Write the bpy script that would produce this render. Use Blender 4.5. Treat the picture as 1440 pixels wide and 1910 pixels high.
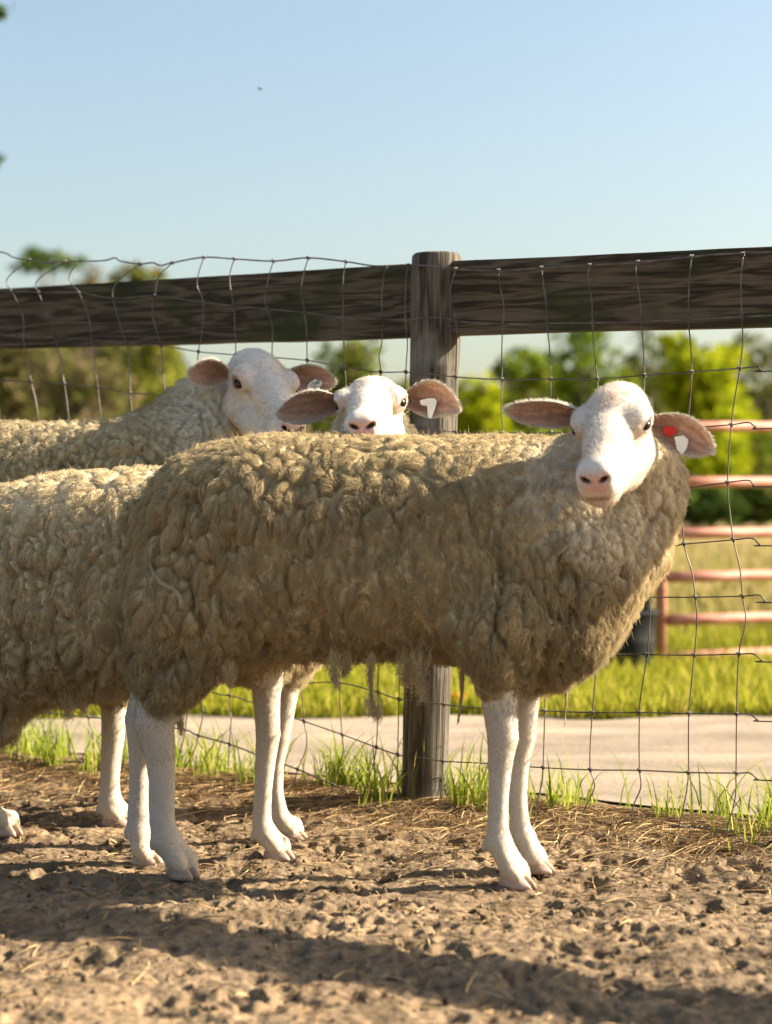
import bpy, bmesh, math, random
import numpy as np
from mathutils import Vector, Matrix
from mathutils.kdtree import KDTree

# ------------------------------------------------------------------ clear, camera, world, sun, exposure
for o in list(bpy.data.objects):
    bpy.data.objects.remove(o)
SC = bpy.context.scene
COL = SC.collection
rng = np.random.default_rng(7)
random.seed(7)
R = math.radians

CAMH = 0.655          # eye height of the photographer (crouching)
F = 3500.0            # focal length in pixels of the 1440 px wide photograph
CX, CY = 720.0, 955.0

cam_d = bpy.data.cameras.new("camera")
cam = bpy.data.objects.new("camera", cam_d)
COL.objects.link(cam)
cam.location = (0, 0, CAMH)
cam.rotation_euler = (R(90), 0, 0)
cam_d.sensor_fit = 'HORIZONTAL'
cam_d.sensor_width = 24.0
cam_d.lens = F / 1440 * 24.0
cam_d.clip_start = 0.05
cam_d.clip_end = 3000
cam_d.dof.use_dof = True
cam_d.dof.focus_distance = 3.62
cam_d.dof.aperture_fstop = 2.8
SC.camera = cam

SUNV = Vector((1.76, 0.24, 1.0)).normalized()      # towards the sun
sun_elev = math.asin(SUNV.z)
sun_az = math.atan2(SUNV.x, SUNV.y)
W = bpy.data.worlds.new("World")
SC.world = W
W.use_nodes = True
nt = W.node_tree
bg = nt.nodes["Background"]
sky = nt.nodes.new("ShaderNodeTexSky")
sky.sky_type = 'NISHITA'
sky.sun_disc = False
sky.sun_elevation = sun_elev
sky.sun_rotation = sun_az
sky.altitude = 0
sky.air_density = 1.25
sky.dust_density = 2.6
sky.ozone_density = 0.8
bg.inputs[1].default_value = 0.053
nt.links.new(sky.outputs[0], bg.inputs[0])

sl = bpy.data.lights.new("sun", 'SUN')
sl.energy = 5.0
sl.angle = R(0.5)
sl.color = (1.0, 0.86, 0.66)
so = bpy.data.objects.new("sun", sl)
COL.objects.link(so)
so.rotation_euler = SUNV.to_track_quat('Z', 'Y').to_euler()
so.location = SUNV * 30

SC.view_settings.view_transform = 'Standard'
SC.view_settings.look = 'None'
SC.view_settings.exposure = 2.0
SC.view_settings.gamma = 1
SC.render.engine = 'CYCLES'
cy = SC.cycles
cy.use_denoising = True
cy.max_bounces = 7
cy.diffuse_bounces = 4
cy.glossy_bounces = 2
cy.transmission_bounces = 4
cy.transparent_max_bounces = 8
try:
    SC.cycles_curves.shape = 'THICK'
    SC.cycles_curves.subdivisions = 2
except Exception:
    pass


# ------------------------------------------------------------------ helpers
def px(x, y, d):
    """point of the place seen at pixel x, y of the photograph, d metres deep"""
    return np.array([(x - CX) * d / F, d, CAMH - (y - CY) * d / F])


# the fence stands in one vertical plane
FP = np.array([0.079, 4.13]); FS = -0.63
FE = np.array([1.0, FS]) / math.hypot(1, FS)      # along the fence
FN = np.array([-FS * -1, -1.0]); FN = np.array([FS, -1.0]) / math.hypot(1, FS)   # towards the pen


def onfence(x, y, off=0.0):
    """pixel to the fence plane moved off metres towards the pen"""
    p0 = FP + FN * off
    a = (x - CX) / F
    # X = a*d ; (X-p0x, d-p0y).FN = 0
    d = (p0[0] * FN[0] + p0[1] * FN[1]) / (a * FN[0] + FN[1])
    return px(x, y, d)


def tag(o, label=None, cat=None, group=None, kind=None):
    if label: o["label"] = label
    if cat: o["category"] = cat
    if group: o["group"] = group
    if kind: o["kind"] = kind
    return o


def empty(name, loc, label=None, cat=None, group=None):
    o = bpy.data.objects.new(name, None)
    COL.objects.link(o)
    o.empty_display_size = 0.1
    o.location = loc
    o["_loc"] = 0
    del o["_loc"]
    return tag(o, label, cat, group)


def mesh_obj(name, v, f, mat, parent=None, smooth=True, cols=None, mats=None, midx=None):
    """one mesh object; v is in world space, parented keeping its place (parents are unrotated)"""
    me = bpy.data.meshes.new(name)
    v = np.asarray(v, dtype=np.float32)
    off = np.zeros(3, dtype=np.float32)
    if parent is not None:
        off = np.array(world_loc(parent), dtype=np.float32)
    vv = v - off
    if isinstance(f, np.ndarray):
        n, k = f.shape
        me.vertices.add(len(vv)); me.vertices.foreach_set('co', vv.ravel())
        me.loops.add(n * k); me.loops.foreach_set('vertex_index', f.astype(np.int32).ravel())
        me.polygons.add(n)
        me.polygons.foreach_set('loop_start', np.arange(0, n * k, k, dtype=np.int32))
        me.update(calc_edges=True)
    else:
        me.from_pydata([tuple(map(float, q)) for q in vv], [], [tuple(map(int, q)) for q in f])
    me.validate()
    if smooth:
        me.polygons.foreach_set('use_smooth', [True] * len(me.polygons))
    if cols is not None:
        a = me.color_attributes.new('Col', 'FLOAT_COLOR', 'POINT')
        c4 = np.ones((len(v), 4), dtype=np.float32); c4[:, :3] = cols
        a.data.foreach_set('color', c4.ravel())
    for m in (mats or [mat]):
        me.materials.append(m)
    if midx is not None:
        me.polygons.foreach_set('material_index', np.asarray(midx, dtype=np.int32))
    me.update()
    o = bpy.data.objects.new(name, me)
    COL.objects.link(o)
    if parent is not None:
        o.parent = parent
    return o


def world_loc(o):
    l = Vector((0, 0, 0))
    while o is not None:
        l += o.location
        o = o.parent
    return l


def hash01(ix, iy, iz, seed):
    n = (ix.astype(np.int64) * 374761393 + iy.astype(np.int64) * 668265263 + iz.astype(np.int64) * 2147483647 + seed * 974634777) & 0xFFFFFFFF
    n = ((n ^ (n >> 13)) * 1274126177) & 0xFFFFFFFF
    n = ((n ^ (n >> 16)) * 2246822519) & 0xFFFFFFFF
    n = n ^ (n >> 15)
    return (n & 0xFFFFFF).astype(np.float64) / 0xFFFFFF


def vnoise(p, seed=0):
    """value noise, about -1..1, p is (n,3)"""
    i = np.floor(p); fr = p - i
    u = fr * fr * fr * (fr * (fr * 6 - 15) + 10)
    i = i.astype(np.int64)
    r = 0
    for dx in (0, 1):
        wx = u[:, 0] if dx else 1 - u[:, 0]
        for dy in (0, 1):
            wy = u[:, 1] if dy else 1 - u[:, 1]
            for dz in (0, 1):
                wz = u[:, 2] if dz else 1 - u[:, 2]
                r = r + wx * wy * wz * hash01(i[:, 0] + dx, i[:, 1] + dy, i[:, 2] + dz, seed)
    return r * 2 - 1


def fbm(p, octv=4, seed=0, gain=0.5):
    a, s, t = 1.0, 0.0, 0.0
    q = np.array(p, dtype=np.float64)
    for k in range(octv):
        s = s + a * vnoise(q, seed + k * 17); t += a
        a *= gain; q = q * 2.03 + 11.7
    return s / t


def unit(v):
    v = np.asarray(v, dtype=float)
    return v / np.maximum(np.linalg.norm(v, axis=-1, keepdims=True), 1e-9)


def smoothstep(a, b, x):
    t = np.clip((x - a) / (b - a), 0, 1)
    return t * t * (3 - 2 * t)


# ------------------------------------------------------------------ materials
def new_mat(name):
    m = bpy.data.materials.new(name); m.use_nodes = True
    n = m.node_tree.nodes; l = m.node_tree.links
    return m, n, l, n["Principled BSDF"]


def node(n, t, **kw):
    x = n.new(t)
    for k, v in kw.items():
        setattr(x, k, v)
    return x


def ramp(n, stops):
    r = n.new("ShaderNodeValToRGB")
    e = r.color_ramp.elements
    while len(e) < len(stops): e.new(0.5)
    for i, (p, c) in enumerate(stops):
        e[i].position = p; e[i].color = (*c, 1)
    return r


def mat_noise(name, stops, scale=5, stretch=(1, 1, 1), rough=0.8, bump=0.0, bscale=None, detail=6, spec=0.3, distort=0.0):
    m, n, l, b = new_mat(name)
    tc = node(n, "ShaderNodeTexCoord"); mp = node(n, "ShaderNodeMapping")
    mp.inputs['Scale'].default_value = stretch
    l.new(tc.outputs['Object'], mp.inputs[0])
    nz = node(n, "ShaderNodeTexNoise"); nz.inputs['Scale'].default_value = scale; nz.inputs['Detail'].default_value = detail
    nz.inputs['Distortion'].default_value = distort
    l.new(mp.outputs[0], nz.inputs['Vector'])
    r = ramp(n, stops); l.new(nz.outputs[0], r.inputs[0]); l.new(r.outputs[0], b.inputs['Base Color'])
    b.inputs['Roughness'].default_value = rough
    b.inputs['Specular IOR Level'].default_value = spec
    if bump:
        nb = node(n, "ShaderNodeTexNoise"); nb.inputs['Scale'].default_value = bscale or scale * 3; nb.inputs['Detail'].default_value = 6
        l.new(mp.outputs[0], nb.inputs['Vector'])
        bp = node(n, "ShaderNodeBump"); bp.inputs['Strength'].default_value = bump; bp.inputs['Distance'].default_value = 0.01
        l.new(nb.outputs[0], bp.inputs['Height']); l.new(bp.outputs[0], b.inputs['Normal'])
    return m


def mat_vcol(name, rough=0.75, bump=0.15, bscale=260, sss=0.0, trans=0.0, spec=0.25):
    m, n, l, b = new_mat(name)
    at = node(n, "ShaderNodeAttribute", attribute_name='Col')
    tc = node(n, "ShaderNodeTexCoord")
    nz = node(n, "ShaderNodeTexNoise"); nz.inputs['Scale'].default_value = bscale; nz.inputs['Detail'].default_value = 3
    l.new(tc.outputs['Object'], nz.inputs['Vector'])
    r = ramp(n, [(0.3, (0.82,) * 3), (0.7, (1.08,) * 3)]); l.new(nz.outputs[0], r.inputs[0])
    mx = node(n, "ShaderNodeMix", data_type='RGBA', blend_type='MULTIPLY'); mx.inputs[0].default_value = 1
    l.new(at.outputs['Color'], mx.inputs[6]); l.new(r.outputs[0], mx.inputs[7])
    l.new(mx.outputs[2], b.inputs['Base Color'])
    b.inputs['Roughness'].default_value = rough
    b.inputs['Specular IOR Level'].default_value = spec
    if sss:
        b.inputs['Subsurface Weight'].default_value = sss
        b.inputs['Subsurface Radius'].default_value = (0.012, 0.005, 0.003)
        b.inputs['Subsurface Scale'].default_value = 0.6
    if bump:
        bp = node(n, "ShaderNodeBump"); bp.inputs['Strength'].default_value = bump; bp.inputs['Distance'].default_value = 0.004
        l.new(nz.outputs[0], bp.inputs['Height']); l.new(bp.outputs[0], b.inputs['Normal'])
    if trans:
        out = n["Material Output"]
        tr = node(n, "ShaderNodeBsdfTranslucent"); l.new(mx.outputs[2], tr.inputs[0])
        ms = node(n, "ShaderNodeMixShader"); ms.inputs[0].default_value = trans
        l.new(b.outputs[0], ms.inputs[1]); l.new(tr.outputs[0], ms.inputs[2]); l.new(ms.outputs[0], out.inputs[0])
    return m


def mat_plain(name, c, rough=0.6, metal=0.0, spec=0.4, var=0.12, scale=40):
    d = tuple(max(0, x * (1 - var)) for x in c); e = tuple(min(1, x * (1 + var)) for x in c)
    m = mat_noise(name, [(0.3, d), (0.7, e)], scale=scale, rough=rough, spec=spec)
    m.node_tree.nodes["Principled BSDF"].inputs['Metallic'].default_value = metal
    return m


def mat_fibre(name, trans=0.25, nrm=False):
    """fibres and grass: colour from the point attribute"""
    m, n, l, b = new_mat(name)
    out = n["Material Output"]
    at = node(n, "ShaderNodeAttribute", attribute_name='Col')
    df = node(n, "ShaderNodeBsdfDiffuse"); tr = node(n, "ShaderNodeBsdfTranslucent")
    l.new(at.outputs['Color'], df.inputs[0]); l.new(at.outputs['Color'], tr.inputs[0])
    if nrm:                                              # fibres of a fleece scatter light like the lock they lie in
        an = node(n, "ShaderNodeAttribute", attribute_name='Nrm')
        l.new(an.outputs['Vector'], df.inputs['Normal'])
    ms = node(n, "ShaderNodeMixShader"); ms.inputs[0].default_value = trans
    l.new(df.outputs[0], ms.inputs[1]); l.new(tr.outputs[0], ms.inputs[2]); l.new(ms.outputs[0], out.inputs[0])
    n.remove(b)
    return m


M_SKIN = mat_vcol('sheep_skin', sss=0.08, bump=0.06)
M_EAR = mat_vcol('sheep_ear', trans=0.28, bscale=400)
M_WOOL = mat_fibre('wool', 0.40)
M_FLEECE = mat_vcol('fleece_base', rough=1.0, bump=0.9, bscale=240, spec=0.0)
M_LEAF = mat_fibre('leaf', 0.4)
M_BLADE = mat_fibre('grass_blade', 0.4)
M_STRAW = mat_fibre('straw', 0.1)
M_EYE = mat_plain('eye', (0.008, 0.005, 0.004), rough=0.10, spec=0.35)
M_HOOF = mat_noise('hoof', [(0.3, (0.26, 0.17, 0.12)), (0.7, (0.46, 0.34, 0.27))], scale=40, rough=0.6)
M_TAGW = mat_plain('tag_white', (0.72, 0.74, 0.70), rough=0.45, var=0.06)
M_TAGR = mat_plain('tag_red', (0.62, 0.016, 0.008), rough=0.4, var=0.06)
M_INK = mat_plain('ink', (0.03, 0.03, 0.035), rough=0.6)
M_WIRE = mat_noise('wire', [(0.35, (0.055, 0.045, 0.042)), (0.65, (0.16, 0.145, 0.14))], scale=30, rough=0.5, spec=0.5)
M_WIRE.node_tree.nodes["Principled BSDF"].inputs['Metallic'].default_value = 0.4


def mat_wood(name, dark, mid, light, moss):
    m, n, l, b = new_mat(name)
    tc = node(n, "ShaderNodeTexCoord"); mp = node(n, "ShaderNodeMapping")
    at = node(n, "ShaderNodeAttribute", attribute_name='grain')      # along, across, thickness
    mp.inputs['Scale'].default_value = (1.3, 16, 16)
    l.new(at.outputs['Vector'], mp.inputs[0])
    nz = node(n, "ShaderNodeTexNoise"); nz.inputs['Scale'].default_value = 2.2; nz.inputs['Detail'].default_value = 3; nz.inputs['Distortion'].default_value = 0.5
    l.new(mp.outputs[0], nz.inputs['Vector'])
    # growth rings: sine of the noise gives cathedral grain
    mu = node(n, "ShaderNodeMath", operation='MULTIPLY'); mu.inputs[1].default_value = 30
    l.new(nz.outputs[0], mu.inputs[0])
    si = node(n, "ShaderNodeMath", operation='SINE'); l.new(mu.outputs[0], si.inputs[0])
    r1 = ramp(n, [(0.20, dark), (0.50, mid), (0.85, light)])
    ma = node(n, "ShaderNodeMapRange"); ma.inputs[1].default_value = -1; ma.inputs[2].default_value = 1
    l.new(si.outputs[0], ma.inputs[0])
    mp2 = node(n, "ShaderNodeMapping"); mp2.inputs['Scale'].default_value = (5, 210, 210); l.new(at.outputs['Vector'], mp2.inputs[0])
    nf = node(n, "ShaderNodeTexNoise"); nf.inputs['Scale'].default_value = 1.5; nf.inputs['Detail'].default_value = 5
    l.new(mp2.outputs[0], nf.inputs['Vector'])
    mxv = node(n, "ShaderNodeMix"); mxv.inputs[0].default_value = 0.60
    l.new(ma.outputs[0], mxv.inputs[2]); l.new(nf.outputs[0], mxv.inputs[3])
    l.new(mxv.outputs[0], r1.inputs[0])
    # weather stains
    nm = node(n, "ShaderNodeTexNoise"); nm.inputs['Scale'].default_value = 6; nm.inputs['Detail'].default_value = 5
    l.new(tc.outputs['Object'], nm.inputs['Vector'])
    rm = ramp(n, [(0.50, (0, 0, 0)), (0.68, (1, 1, 1))]); l.new(nm.outputs[0], rm.inputs[0])
    mx = node(n, "ShaderNodeMix", data_type='RGBA'); l.new(rm.outputs[0], mx.inputs[0])
    l.new(r1.outputs[0], mx.inputs[6]); mx.inputs[7].default_value = (*moss, 1)
    # knots
    mk = node(n, "ShaderNodeMapping"); mk.inputs['Scale'].default_value = (1.9, 6.0, 0.0); l.new(at.outputs['Vector'], mk.inputs[0])
    vo = node(n, "ShaderNodeTexVoronoi"); vo.inputs['Scale'].default_value = 1.0; vo.inputs['Randomness'].default_value = 1.0; l.new(mk.outputs[0], vo.inputs['Vector'])
    rk = ramp(n, [(0.035, (0.22, 0.19, 0.16)), (0.075, (0.55, 0.52, 0.5)), (0.13, (1, 1, 1))]); l.new(vo.outputs['Distance'], rk.inputs[0])
    mm = node(n, "ShaderNodeMix", data_type='RGBA', blend_type='MULTIPLY'); mm.inputs[0].default_value = 1
    l.new(mx.outputs[2], mm.inputs[6]); l.new(rk.outputs[0], mm.inputs[7])
    l.new(mm.outputs[2], b.inputs['Base Color'])
    b.inputs['Roughness'].default_value = 0.85; b.inputs['Specular IOR Level'].default_value = 0.2
    bp = node(n, "ShaderNodeBump"); bp.inputs['Strength'].default_value = 0.5; bp.inputs['Distance'].default_value = 0.004
    l.new(mxv.outputs[0], bp.inputs['Height']); l.new(bp.outputs[0], b.inputs['Normal'])
    return m


M_RAIL = mat_wood('rail_wood', (0.016, 0.012, 0.008), (0.062, 0.049, 0.033), (0.135, 0.108, 0.076), (0.030, 0.040, 0.015))
M_POST = mat_wood('post_wood', (0.026, 0.021, 0.016), (0.075, 0.065, 0.050), (0.155, 0.137, 0.110), (0.22, 0.21, 0.185))


# ------------------------------------------------------------------ implicit surfaces (surface nets)
class Field:
    def __init__(s, lo, hi, h, far=0.09):
        s.lo = np.array(lo, float); s.h = h
        s.n = np.ceil((np.array(hi) - s.lo) / h).astype(int) + 1
        s.v = np.full(tuple(s.n), far, dtype=np.float32)
        s.ax = [(s.lo[i] + np.arange(s.n[i]) * h).astype(np.float32) for i in range(3)]

    def win(s, lo, hi, m):
        a = np.clip(np.floor((np.array(lo) - m - s.lo) / s.h).astype(int), 0, s.n)
        b = np.clip(np.ceil((np.array(hi) + m - s.lo) / s.h).astype(int) + 1, 0, s.n)
        sl_ = tuple(slice(a[i], b[i]) for i in range(3))
        X = s.ax[0][sl_[0]][:, None, None]; Y = s.ax[1][sl_[1]][None, :, None]; Z = s.ax[2][sl_[2]][None, None, :]
        return sl_, X, Y, Z

    def comb(s, sl_, d, k, op):
        a = s.v[sl_]
        if a.size == 0: return
        if op == 'u':
            hh = np.clip(0.5 + 0.5 * (a - d) / k, 0, 1)
            s.v[sl_] = a * (1 - hh) + d * hh - k * hh * (1 - hh)
        else:
            d = -d
            hh = np.clip(0.5 - 0.5 * (a - d) / k, 0, 1)
            s.v[sl_] = a * (1 - hh) + d * hh + k * hh * (1 - hh)

    def cone(s, a, b, ra, rb, k=0.02, op='u'):
        a = np.asarray(a, float); b = np.asarray(b, float); r = max(ra, rb)
        sl_, X, Y, Z = s.win(np.minimum(a, b) - r, np.maximum(a, b) + r, k + 0.02)
        ab = b - a; q = float(ab @ ab) + 1e-12
        t = np.clip(((X - a[0]) * ab[0] + (Y - a[1]) * ab[1] + (Z - a[2]) * ab[2]) / q, 0, 1)
        d = np.sqrt((X - a[0] - t * ab[0]) ** 2 + (Y - a[1] - t * ab[1]) ** 2 + (Z - a[2] - t * ab[2]) ** 2) - (ra + t * (rb - ra))
        s.comb(sl_, d, k, op)

    def ell(s, c, rad, fr, k=0.02, op='u'):
        """ellipsoid, fr rows are its axes"""
        c = np.asarray(c, float); rm = max(rad)
        sl_, X, Y, Z = s.win(c - rm, c + rm, k + 0.02)
        k0 = 0; k1 = 0
        for i in range(3):
            q = ((X - c[0]) * fr[i][0] + (Y - c[1]) * fr[i][1] + (Z - c[2]) * fr[i][2])
            k0 = k0 + (q / rad[i]) ** 2; k1 = k1 + (q / rad[i] ** 2) ** 2
        k0 = np.sqrt(k0); k1 = np.sqrt(k1) + 1e-6
        s.comb(sl_, k0 * (k0 - 1) / k1, k, op)

    def fn(s, f, lo, hi, k=0.02, op='u', m=0.03):
        sl_, X, Y, Z = s.win(lo, hi, m)
        s.comb(sl_, f(X, Y, Z), k, op)

    def mesh(s, smooth=2):
        v = s.v
        sg = v < 0
        c = [(i, j, k) for i in (0, 1) for j in (0, 1) for k in (0, 1)]
        n = s.n - 1

        def sub(arr, o): return arr[o[0]:o[0] + n[0], o[1]:o[1] + n[1], o[2]:o[2] + n[2]]
        anyv = np.zeros(tuple(n), bool); allv = np.ones(tuple(n), bool)
        for o in c:
            q = sub(sg, o); anyv |= q; allv &= q
        act = np.argwhere(anyv & ~allv)
        vals = np.stack([v[act[:, 0] + o[0], act[:, 1] + o[1], act[:, 2] + o[2]] for o in c], 1)
        pos = np.zeros((len(act), 3)); cnt = np.zeros(len(act))
        for i in range(8):
            for j in range(i + 1, 8):
                df = [c[j][q] - c[i][q] for q in range(3)]
                if sum(abs(q) for q in df) != 1: continue
                a, b = vals[:, i], vals[:, j]
                x = (a < 0) != (b < 0)
                t = np.where(x, a / np.where(x, a - b, 1), 0)
                pt = np.array(c[i])[None, :] + t[:, None] * np.array(df)[None, :]
                pos += np.where(x[:, None], pt, 0); cnt += x
        pos = pos / cnt[:, None] + act
        P = s.lo + pos * s.h
        idx = np.full(tuple(n), -1, dtype=np.int32)
        idx[act[:, 0], act[:, 1], act[:, 2]] = np.arange(len(act))
        faces = []
        for ax in range(3):
            u, w = (ax + 1) % 3, (ax + 2) % 3
            s0 = [slice(None)] * 3; s1 = [slice(None)] * 3
            s0[ax] = slice(0, -1); s1[ax] = slice(1, None)
            ch = sg[tuple(s0)] != sg[tuple(s1)]
            e = np.argwhere(ch)
            ok = (e[:, u] > 0) & (e[:, w] > 0) & (e[:, u] < n[u]) & (e[:, w] < n[w])
            e = e[ok]
            q = []
            for du, dw in ((-1, -1), (0, -1), (0, 0), (-1, 0)):
                t = e.copy(); t[:, u] += du; t[:, w] += dw
                q.append(idx[t[:, 0], t[:, 1], t[:, 2]])
            q = np.stack(q, 1)
            inside = sg[e[:, 0], e[:, 1], e[:, 2]]
            q = np.where(inside[:, None], q, q[:, ::-1])
            faces.append(q)
        Fq = np.concatenate(faces)
        Fq = Fq[(Fq >= 0).all(1)]
        for _ in range(smooth):
            P = laplace(P, Fq, 0.5)
        return P, Fq


def laplace(P, Fq, w):
    k = Fq.shape[1]
    a = np.concatenate([Fq[:, i] for i in range(k)] + [Fq[:, (i + 1) % k] for i in range(k)])
    b = np.concatenate([Fq[:, (i + 1) % k] for i in range(k)] + [Fq[:, i] for i in range(k)])
    n = np.bincount(a, minlength=len(P))[:, None] + 1e-9
    acc = np.stack([np.bincount(a, weights=P[b, i], minlength=len(P)) for i in range(3)], 1)
    return P * (1 - w) + acc / n * w


def normals(P, Fq):
    fn = np.cross(P[Fq[:, 2]] - P[Fq[:, 0]], P[Fq[:, 3]] - P[Fq[:, 1]])
    acc = np.zeros_like(P)
    for i in range(4):
        for j in range(3):
            acc[:, j] += np.bincount(Fq[:, i], weights=fn[:, j], minlength=len(P))
    return unit(acc)


def sample(P, Fq, N, n, r, wfun=None):
    """random points on a quad mesh"""
    A = np.linalg.norm(np.cross(P[Fq[:, 2]] - P[Fq[:, 0]], P[Fq[:, 3]] - P[Fq[:, 1]]), axis=1)
    if wfun is not None: A = A * wfun(P[Fq].mean(1))
    cs = np.cumsum(A); i = np.searchsorted(cs, r.random(n) * cs[-1])
    i = np.minimum(i, len(Fq) - 1)
    u, w = r.random(n)[:, None], r.random(n)[:, None]
    q = Fq[i]

    def bil(T): return (T[q[:, 0]] * (1 - u) + T[q[:, 1]] * u) * (1 - w) + (T[q[:, 3]] * (1 - u) + T[q[:, 2]] * u) * w
    return bil(P), unit(bil(N))


def strands(name, pts, rad, col, mat, parent, nrm=None):
    """pts (n,k,3) world, rad (n,k), col (n,3) or (n,k,3): one hair curves object"""
    n, k, _ = pts.shape
    hc = bpy.data.hair_curves.new(name)
    hc.add_curves([k] * n)
    off = np.array(world_loc(parent), dtype=np.float32) if parent is not None else 0
    pos = (pts - off).astype(np.float32).reshape(-1, 3)
    at = hc.attributes.get('position') or hc.attributes.new('position', 'FLOAT_VECTOR', 'POINT')
    at.data.foreach_set('vector', pos.ravel())
    ra = hc.attributes.get('radius') or hc.attributes.new('radius', 'FLOAT', 'POINT')
    ra.data.foreach_set('value', rad.astype(np.float32).ravel())
    if col.ndim == 2: col = np.repeat(col[:, None, :], k, 1)
    c4 = np.ones((n * k, 4), dtype=np.float32); c4[:, :3] = col.reshape(-1, 3)
    ca = hc.attributes.new('Col', 'FLOAT_COLOR', 'POINT'); ca.data.foreach_set('color', c4.ravel())
    if nrm is None: nrm = unit(rng.normal(size=(n, 3)) + np.array([0, -1.2, 0.3]))
    if nrm.ndim == 2: nrm = np.repeat(nrm[:, None, :], k, 1)
    na = hc.attributes.new('Nrm', 'FLOAT_VECTOR', 'POINT'); na.data.foreach_set('vector', nrm.astype(np.float32).ravel())
    hc.materials.append(mat)
    o = bpy.data.objects.new(name, hc); COL.objects.link(o)
    if parent is not None: o.parent = parent
    return o


def tube(P, r, seg=6, caps=True):
    """polyline to tube verts, faces; r scalar or per point"""
    P = np.asarray(P, float); n = len(P)
    r = np.broadcast_to(np.asarray(r, float), (n,))
    T = unit(np.gradient(P, axis=0))
    up = np.array([0, 0, 1.0]) if abs(T[0][2]) < 0.9 else np.array([1.0, 0, 0])
    u = unit(np.cross(T[0], up)); V = []
    for i in range(n):
        u = unit(u - T[i] * (u @ T[i])); w = np.cross(T[i], u)
        for k in range(seg):
            a = 2 * math.pi * k / seg
            V.append(P[i] + r[i] * (u * math.cos(a) + w * math.sin(a)))
    Fc = []
    for i in range(n - 1):
        for k in range(seg):
            Fc.append((i * seg + k, i * seg + (k + 1) % seg, (i + 1) * seg + (k + 1) % seg, (i + 1) * seg + k))
    if caps:
        Fc.append(tuple(range(seg))[::-1]); Fc.append(tuple((n - 1) * seg + k for k in range(seg)))
    return V, Fc


class MB:
    """collects shapes into one mesh"""
    def __init__(s): s.v = []; s.f = []
    def add(s, V, Fc):
        o = len(s.v); s.v += [tuple(q) for q in V]; s.f += [tuple(o + i for i in q) for q in Fc]; return s
    def build(s, name, mat, parent=None, smooth=True): return mesh_obj(name, s.v, s.f, mat, parent, smooth)


def catmull(pts, per=6):
    P = np.asarray(pts, float)
    if len(P) < 3: return P
    Q = np.vstack([2 * P[0] - P[1], P, 2 * P[-1] - P[-2]])
    out = []
    for i in range(1, len(Q) - 2):
        for t in np.linspace(0, 1, per, endpoint=False):
            a, b, c, d = Q[i - 1], Q[i], Q[i + 1], Q[i + 2]
            out.append(0.5 * (2 * b + (c - a) * t + (2 * a - 5 * b + 4 * c - d) * t * t + (3 * b - a - 3 * c + d) * t ** 3))
    out.append(P[-1])
    return np.array(out)


# ------------------------------------------------------------------ ground
def cells2(p, seed):
    """crumbly soil: clods of random height with sharp gaps between them"""
    i0 = np.floor(p[:, :2]).astype(np.int64); d1 = np.full(len(p), 9.0); d2 = np.full(len(p), 9.0); v = np.zeros(len(p)); z0 = np.zeros(len(p), np.int64)
    for dx in (-1, 0, 1):
        for dy in (-1, 0, 1):
            cx, cy_ = i0[:, 0] + dx, i0[:, 1] + dy
            q = (cx + hash01(cx, cy_, z0, seed) - p[:, 0]) ** 2 + (cy_ + hash01(cx, cy_, z0, seed + 50) - p[:, 1]) ** 2
            hv = hash01(cx, cy_, z0, seed + 99)
            c = q < d1
            d2 = np.where(c, d1, np.minimum(d2, q)); v = np.where(c, hv, v); d1 = np.where(c, q, d1)
    g = np.sqrt(d2) - np.sqrt(d1)
    return (v ** 1.5 - 0.35) * smoothstep(0.0, 0.28, g)


def ground_h(x, y):
    """height of the pen floor and the land behind it"""
    x = np.asarray(x, float); y = np.asarray(y, float)
    p = np.stack([x, y, np.zeros_like(x)], -1).reshape(-1, 3)
    dist = ((x - FP[0]) * FN[0] + (y - FP[1]) * FN[1]).reshape(-1)      # + is the pen side of the fence
    near = smoothstep(9.0, 5.0, p[:, 1])
    h = 0.018 * fbm(p * 3.1, 3, 5)
    h += 0.011 * fbm(p * 9.0, 4, 31)
    wz = p + 0.010 * np.stack([fbm(p * 40, 2, 131), fbm(p * 40, 2, 132), 0 * p[:, 0]], 1)
    patch = 0.35 + 0.65 * smoothstep(-0.25, 0.25, fbm(p * 6.5, 2, 61))
    h += patch * (0.0028 * cells2(wz * 24.0, 1) + 0.0038 * cells2(wz * 58.0, 2) + 0.0034 * cells2(wz * 115.0, 3))
    h += 0.004 * fbm(p * 70.0, 3, 91)
    pit = smoothstep(0.16, 0.42, fbm(p * 22.0 + 7, 3, 55))
    h -= 0.011 * pit
    hr = np.random.default_rng(5)
    for k in range(45):
        hx, hy, ha = hr.uniform(-1.2, 1.1), hr.uniform(2.3, 3.7), hr.uniform(0, 6.28)
        m_ = (np.abs(p[:, 0] - hx) < 0.08) & (np.abs(p[:, 1] - hy) < 0.08)
        if not m_.any(): continue
        u_ = (p[m_, 0] - hx) * math.cos(ha) + (p[m_, 1] - hy) * math.sin(ha); w_ = -(p[m_, 0] - hx) * math.sin(ha) + (p[m_, 1] - hy) * math.cos(ha)
        rr_ = np.minimum(((u_) / 0.034) ** 2 + ((w_ - 0.013) / 0.014) ** 2, ((u_) / 0.034) ** 2 + ((w_ + 0.013) / 0.014) ** 2)
        h[m_] = h[m_] - 0.008 * smoothstep(1.4, 0.4, rr_) + 0.003 * np.exp(-((rr_ - 1.9) / 0.7) ** 2)
    calm = 0.35 + 0.65 * smoothstep(-0.15, 0.35, dist)
    h = h * calm * near
    h += 0.03 * np.exp(-((dist - 0.02) / 0.22) ** 2) * near             # low mound of litter under the wire
    h -= 0.012 * smoothstep(0.3, 0.8, dist)
    return h.reshape(x.shape)


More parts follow.
